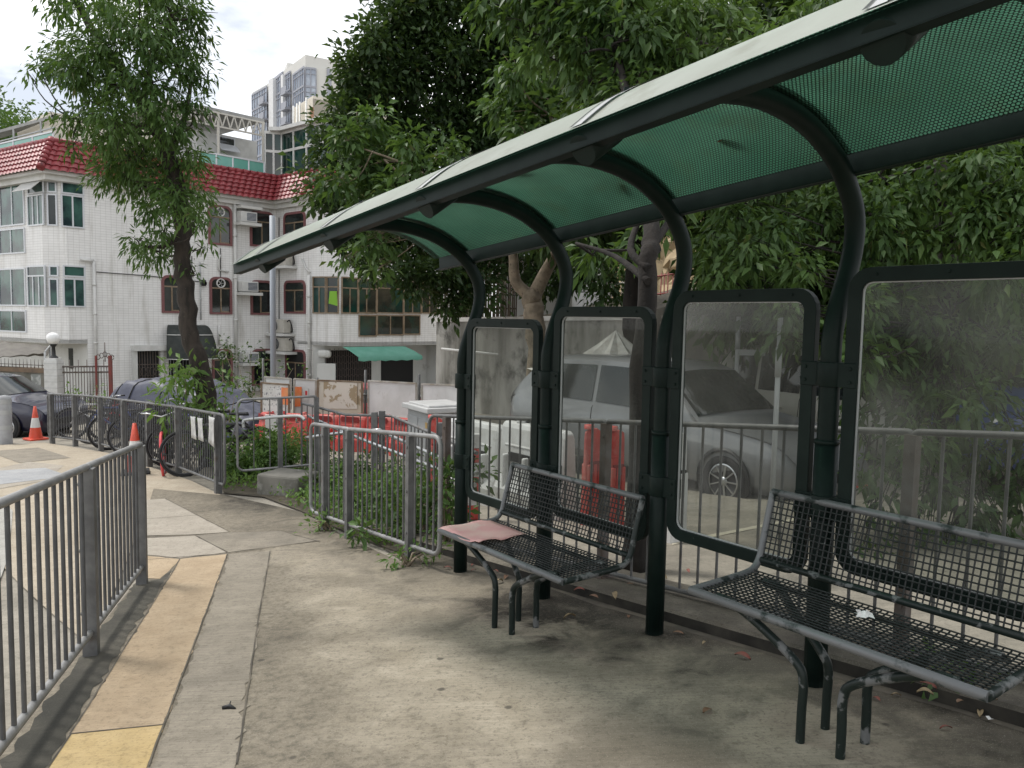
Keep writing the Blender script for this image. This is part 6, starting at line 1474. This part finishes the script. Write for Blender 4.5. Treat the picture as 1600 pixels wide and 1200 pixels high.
# sprig at the fork
# T3 tree just behind the shelter
tr = [(SG(1.05, .95, -.05), .10), (SG(1.06, .95, 1.0), .075), (at(1012, 430, 5.85), .07), (at(1016, 380, 5.95), .065), (at(1010, 300, 6.3), .06), (at(985, 180, 6.9), .045), (at(960, 60, 7.6), .03), (at(930, -60, 7.8), .03)]
lm = [[(at(1014, 420, 5.8), .035), (at(985, 390, 6.0), .028), (at(1000, 340, 6.3), .02)], [(at(1016, 390, 5.9), .035), (at(1060, 330, 6.4), .025), (at(1140, 250, 7), .02)], [(at(1013, 440, 5.75), .03), (at(960, 400, 6.4), .025), (at(900, 380, 6.8), .012)]]
cl3b = [(770, 5, 26, 8.2), (800, 40, 20, 8), (830, -10, 45, 8), (870, 30, 45, 7.8), (905, 85, 34, 7.6), (850, 85, 22, 7.8), (940, 30, 55, 7.6), (960, 110, 32, 7.4), (1000, 60, 50, 7.4), (1010, 130, 28, 7.2), (1040, 30, 45, 7.5), (1050, 110, 26, 7.4), (920, 130, 16, 7.5), (975, 155, 18, 7.2), (1070, 80, 26, 7.3), (760, 20, 12, 8.3), (880, -40, 50, 8), (960, -40, 60, 7.8), (1030, 160, 10, 7.2), (1100, 20, 40, 7.8), (990, 380, 20, 6.8), (930, 400, 20, 7.0), (1040, 330, 26, 7), (1000, 200, 90, 10.5), (1120, 200, 90, 10.2), (1250, 220, 90, 9.6), (1380, 200, 90, 9.2), (900, 250, 70, 11.5), (1120, 80, 90, 11), (1300, 60, 90, 10), (1500, 200, 90, 9)]  # last clumps added out of view overhead to shade the parked car
tree('shelter_tree', 'dark trunked tree right behind the shelter with leaves hanging over its roof', tr, lm, CL(cl3b), BARK_D, LEAF4, 760, 7, .07, .135, .37, droop=.95, shell=.5)
# T4 leafy tree to the right behind the wind screens
def T4(): 
    tr = [(G(*at(1478, 800, 7.6).xy), .10), (at(1478, 560, 7.6), .085), (at(1477, 350, 7.6), .075), (at(1460, 200, 7.8), .05), (at(1440, 50, 8), .03)]
    cl = [(1110, 300, 30, 7.6), (1150, 340, 42, 7.4), (1115, 380, 32, 7.2), (1200, 300, 45, 7.6), (1210, 370, 45, 7.2), (1170, 400, 35, 6.9), (1250, 420, 36, 6.7), (1230, 480, 28, 6.6), (1225, 530, 18, 6.5), (1120, 430, 26, 6.9), (1290, 340, 45, 7.4), (1290, 280, 40, 7.8), (1370, 300, 45, 7.2), (1370, 360, 40, 7), (1440, 300, 50, 7.2), (1440, 380, 40, 7), (1520, 270, 50, 7), (1520, 350, 50, 6.8), (1590, 300, 55, 6.8), (1600, 380, 50, 6.6), (1660, 330, 60, 6.6),
          (1100, 250, 30, 8), (1140, 90, 26, 7.4), (1180, 70, 24, 7.2), (1110, 110, 18, 7.4), (1210, 45, 22, 7.2), (1250, 20, 22, 7.2), (1090, 130, 12, 7.3), (1150, 40, 26, 7.6), (1280, 5, 18, 7.1), (1320, -15, 24, 7.2),
          (1350, 480, 34, 6.5), (1340, 560, 34, 6.3), (1345, 740, 26, 6.3), (1390, 790, 26, 6.2), (1350, 850, 20, 6), (1420, 880, 20, 6), (1480, 900, 22, 6), (1430, 700, 30, 6.2), (1510, 640, 34, 6.3), (1560, 430, 34, 6.5), (1350, 450, 30, 7), (1400, 470, 35, 7.2), (1350, 530, 30, 6.9), (1400, 560, 36, 7), (1440, 520, 36, 7), (1370, 600, 32, 6.8), (1420, 640, 36, 6.8), (1470, 600, 34, 6.9), (1340, 650, 20, 6.7), (1500, 540, 34, 7), (1540, 600, 34, 6.9), (1580, 540, 36, 7), (1480, 690, 34, 6.6), (1540, 700, 34, 6.6), (1590, 680, 30, 6.6), (1400, 720, 30, 6.6), (1460, 760, 34, 6.4), (1530, 790, 36, 6.4), (1590, 770, 34, 6.4), (1500, 840, 30, 6.2), (1570, 850, 30, 6.2), (1640, 700, 50, 6.4), (1430, 830, 22, 6.2), (1520, 460, 36, 7.4), (1590, 460, 36, 7.4), (1450, 440, 36, 7.5)]
    tree('leafy_tree', 'leafy green tree filling the right side behind the wind screens', tr, [], CL(cl), BARK_D, LEAF4, 720, 7, .075, .118, .41, droop=.85, shell=.55)
T4()
# darker trees up the slope behind
BACK = [(1000, 200, 13.5, 2.6, 'dark leafy tree on the slope behind the pale forked tree'), (1180, 120, 14.5, 3.0, 'dark leafy tree on the slope above the middle of the shelter roof'), (1400, 80, 13.5, 3.0, 'dark leafy tree on the slope above the near end of the shelter roof'), (1620, 150, 12.0, 2.8, 'dark leafy tree on the slope at the right edge'), (1230, 380, 12.5, 2.3, 'low dark tree behind the middle wind screens'), (1480, 420, 11.5, 2.3, 'low dark tree behind the nearest wind screen')]
proto = None
for i, (px, py, Y, R, lab) in enumerate(BACK):
    c = at(px, py, Y)
    if proto is None or i == 4:
        rr = random.Random(i+3); cl = [(tuple(Vector((rr.gauss(0, 1), rr.gauss(0, .8), rr.gauss(0, .9))).normalized()*R*rr.uniform(.25, .85)), R*rr.uniform(.28, .45)) for _ in range(22)]
        g = Vector((0, 0, -4.0 if i < 4 else -2.2)); t = tree('slope_tree', lab, [(g, .22), (g*.5, .17), (Vector((0, 0, 0)), .13), (Vector((.2, .1, R*.7)), .05)], [], [(c_, r_) for c_, r_ in cl], BARK_D, LEAF2 if i < 4 else LEAF4, 110, 10, .14, .21, .45, 'dark trees on the slope behind the shelter', droop=.5, detail=False)
        t.location = c+g; proto = t; pg = g
    else:
        t = copy_tree(proto); t['label'] = lab; t.location = c+pg; t.rotation_euler = (0, 0, i*1.7); t.scale = (R/2.6, R/2.6, R/2.6*.95)
# tree and shrubs by the house
def shrub(name, label, base, h, w, n, leaf, ln, wr, dens=160, per=6, droop=.2, group=None, cat='shrub', stems=7, spread=None):
    rr = random.Random(hash(label) % 1000); cl = [((base.x+rr.gauss(0, w*.35), base.y+rr.gauss(0, w*.3), base.z+h*rr.uniform(.25, .95)), max(.08, w*.28)) for _ in range(n)]
    r = thing(name, label, cat, base, 0, group); mb = MB(base)
    for c, rd in cl[:stems]: mb.tube([base+Vector((rr.gauss(0, .04), rr.gauss(0, .04), -.03)), (base+Vector(c))/2+Vector((0, 0, .05)), Vector(c)], [.014, .010, .005], 5)
    mb.build('stem', BARK_L, r); C, D, Ln = clump_leaves(cl, dens, per, spread or ln*.5, ln, droop, .5); leaf_object('foliage', leaf, r, base, C, D, Ln, wr, .15); return r
p = at(292, 640, 12.2); shrub('sapling', 'bright green sapling growing by the slender tree trunk above the bicycle railing', G(p.x, p.y), 1.75, .55, 16, LEAF5, .17, .34, 260, 6, .25)
p = at(345, 610, 13.2); shrub('sapling', 'small sapling with pale leaves right of the slender tree trunk', G(p.x, p.y), 1.5, .4, 8, LEAF5, .16, .34, 240, 5, .25)
p = at(388, 610, 23); shrub('shrub', 'dark twiggy shrub under the ground floor air conditioner', G(p.x, p.y), 2.1, 1.4, 12, LEAF2, .15, .4, 40, 6)
p = at(420, 590, 24); shrub('shrub', 'small dark shrub at the foot of the tall grey post', G(p.x, p.y), 1.7, 1.3, 9, LEAF1, .15, .4, 40, 6)
p = at(128, 605, 22); shrub('shrub', 'low bright shrub peeping over the far end of the bicycle railing', G(p.x, p.y), 1.15, .8, 6, LEAF5, .12, .5, 60, 6)
for px, py, Y, R, lab in ((30, 215, 60, 7, 'far green tree seen under the left roof canopy'), (-60, 200, 62, 8, 'far green tree at the left edge under the canopy')):
    c = at(px, py+70, Y); rr = random.Random(px); cl = [(tuple(c+Vector((rr.gauss(0, 1), rr.gauss(0, 1), rr.gauss(0, .8)))*R*.42), R*.36) for _ in range(14)]; b = G(c.x, c.y)
    tree('far_tree', lab, [(b, .4), (b.lerp(c, .5), .3), (c, .15)], [], cl, BARK_D, LEAF1, 5, 12, .4, .5, .5, 'far trees left of the house', detail=False)
# weeds
for px, py, w, h, lab in ((395, 742, 1.0, .52, 'bright weeds in front of the short railing, left of the mossy block'), (370, 752, .6, .35, 'low weeds at the rounded end of the bicycle railing'), (462, 728, .5, .45, 'weeds behind the mossy block'), (530, 775, .6, .4, 'weeds behind the left end of the rounded railing'), (575, 800, .9, .3, 'weeds between the ramp and the rounded railing'), (625, 850, .5, .6, 'tall leafy weed behind the rounded railing'), (668, 868, .35, .8, 'tall climbing weed at the near end of the rounded railing'), (600, 830, .5, .45, 'leafy weed in the middle of the rounded railing')):
    p = gp(px, py); p = G(p.x+.15, p.y+.25); shrub('weeds', lab, p, h, w, 16, LEAF5 if w > .7 else LEAF3, .085 if w > .7 else .10, .42, 420, 6, .1, 'weeds along the railings', 'weeds')
for px, py, lab in ((508, 830, 'small weed tuft at the foot of the second railing post'), (640, 884, 'small weed tuft at the near foot of the rounded railing'), (1480, 1085, 'little weed on the kerb under the near bench')):
    p = gp(px, py); shrub('weeds', lab, p, .12, .22, 6, LEAF5 if px < 1400 else LEAF1, .075, .38, 700, 5, .0, 'weed tufts on the footpath', 'weeds')
# ground cover in the planted strip behind the railings
bed = [gp(350, 772).xy, gp(412, 778).xy, gp(470, 800).xy, gp(640, 872).xy, gp(700, 850).xy, gp(560, 760).xy, gp(470, 732).xy, gp(330, 730).xy]
sheet('soil_bed', bed, SOIL, .014, 2)
bm_ = bed; C = []
xs_ = [p.x for p in bed]; ys_ = [p.y for p in bed]
def inside(x, y):
    c = False; j = len(bed)-1
    for i in range(len(bed)):
        a, b = bed[i], bed[j]
        if (a.y > y) != (b.y > y) and x < (b.x-a.x)*(y-a.y)/(b.y-a.y)+a.x: c = not c
        j = i
    return c
rr = random.Random(4)
while len(C) < 2600:
    x, y = rr.uniform(min(xs_), max(xs_)), rr.uniform(min(ys_), max(ys_))
    if inside(x, y) and math.sin(x*2.3)+math.sin(y*1.9)+rr.random() > -.2: C.append((x, y, gz(x, y)+rr.uniform(.01, .16)))
C = np.array(C); D = RNG.normal(size=C.shape)*.6+np.array([0, 0, .7]); o = leaf_object('ground_cover', LEAF5, None, (0, 0, 0), C, D, RNG.uniform(.05, .11, len(C)), .42); tag(o, kind='stuff')
# creeping grass specks along the kerb joint and fallen leaves
FL = [(1105, 1115), (1478, 1142), (1445, 1088), (1500, 1100), (1160, 1030), (960, 935), (928, 935), (905, 925), (1100, 1008), (830, 905), (775, 895), (780, 912), (790, 905), (738, 885), (890, 968), (982, 966), (1075, 895), (1200, 990), (1320, 1100), (1370, 1096), (1530, 1120), (1060, 992), (740, 893), (1035, 905), (985, 915), (1450, 1075), (1400, 1090), (1550, 1095), (700, 890)]
rr = random.Random(8); base_leaf = {}
LM = [FALLEN, mat('red_dry_leaf', (.20, .05, .035), .6, c2=(.14, .07, .045), scale=30), mat('straw_leaf', (.30, .23, .13), .7, c2=(.22, .16, .09), scale=30)]
for i in range(3):
    mb = MB(); ln = .085; R_ = []
    for k in range(9):
        u = k/8; w = .016*math.sin(PI*min(1, u*1.02))**.7*(1.2-.5*u); zc = .012*math.sin(u*PI)*(1+i*.4)
        R_.append([Vector(((u-.5)*ln, w, zc+.008)), Vector(((u-.5)*ln, 0, zc+.002)), Vector(((u-.5)*ln, -w, zc+.008+.004*i))])
    mb.grid(R_); base_leaf[i] = mb
first = {}
for k, (px, py) in enumerate(FL):
    i = k % 3; p = gp(px, py); q = p.xy-SO; s = q.dot(SN); 
    if s > .2: p = gp(px, py, .066); p = p
    if i not in first: o = base_leaf[i].build('fallen_leaf', LM[i]); first[i] = o
    else: o = first[i].copy(); COL.objects.link(o)
    o.location = p+Vector((0, 0, .007)); o.rotation_euler = (rr.uniform(-.15, .15), rr.uniform(-.15, .15), rr.uniform(0, 6.3)); sc = rr.uniform(.5, 1.05); o.scale = (sc, sc, sc)
    tag(o, 'dry fallen leaf lying on the concrete near the shelter posts and benches', 'leaf', 'fallen leaves on the concrete')
# paper scraps
for px, py, lab in ((1318, 1131, 'tiny white paper scrap by the near bench legs'), (1545, 1128, 'white litter scrap among leaves under the near bench')):
    p = gp(px, py); mb = MB(p); mb.grid([[p+Vector((.010*(i-1)+rr.gauss(0, .003), .010*(j-1), .012+rr.random()*.012)) for j in range(3)] for i in range(3)], False); solo(mb, 'paper_scrap', mat('tissue_paper', ()), lab, 'litter', loc=p)
# dark sprig lying on the grey paving
p = gp(357, 1110); mb = MB(p); mb.tube([p+Vector((-.03, 0, .012)), p+Vector((0, .01, .016)), p+Vector((.035, -.005, .012))], [.008, .012, .004], 6); mb.tube([p+Vector((0, 0, .014)), p+Vector((.0, .03, .03))], .003, 5); solo(mb, 'dead_leaf_curl', BLACKP, 'small black curled leaf on the grey paving band', 'leaf', loc=p)
# leaves lying on the roof, seen from below
for t, s, lab in ((.62, -.55, 'dark leaf stuck on the shelter roof between the second and third arches'), (.25, -.12, 'long dark leaf lying on the roof near the back beam'), (-.55, -.2, 'dead leaf on the roof near the back beam of the middle bay')):
    P2 = prof2(.07); q = min(P2, key=lambda a: abs(a[0]-s)); c = SH(t, q[0], q[1]); o = first[0].copy(); o.data = first[0].data; COL.objects.link(o); o.location = c; o.rotation_euler = (.3, .2, t*5); o.scale = (1.6, 2.0, 1); tag(o, lab, 'leaf', 'leaves on the shelter roof')
bpy.context.view_layer.update()
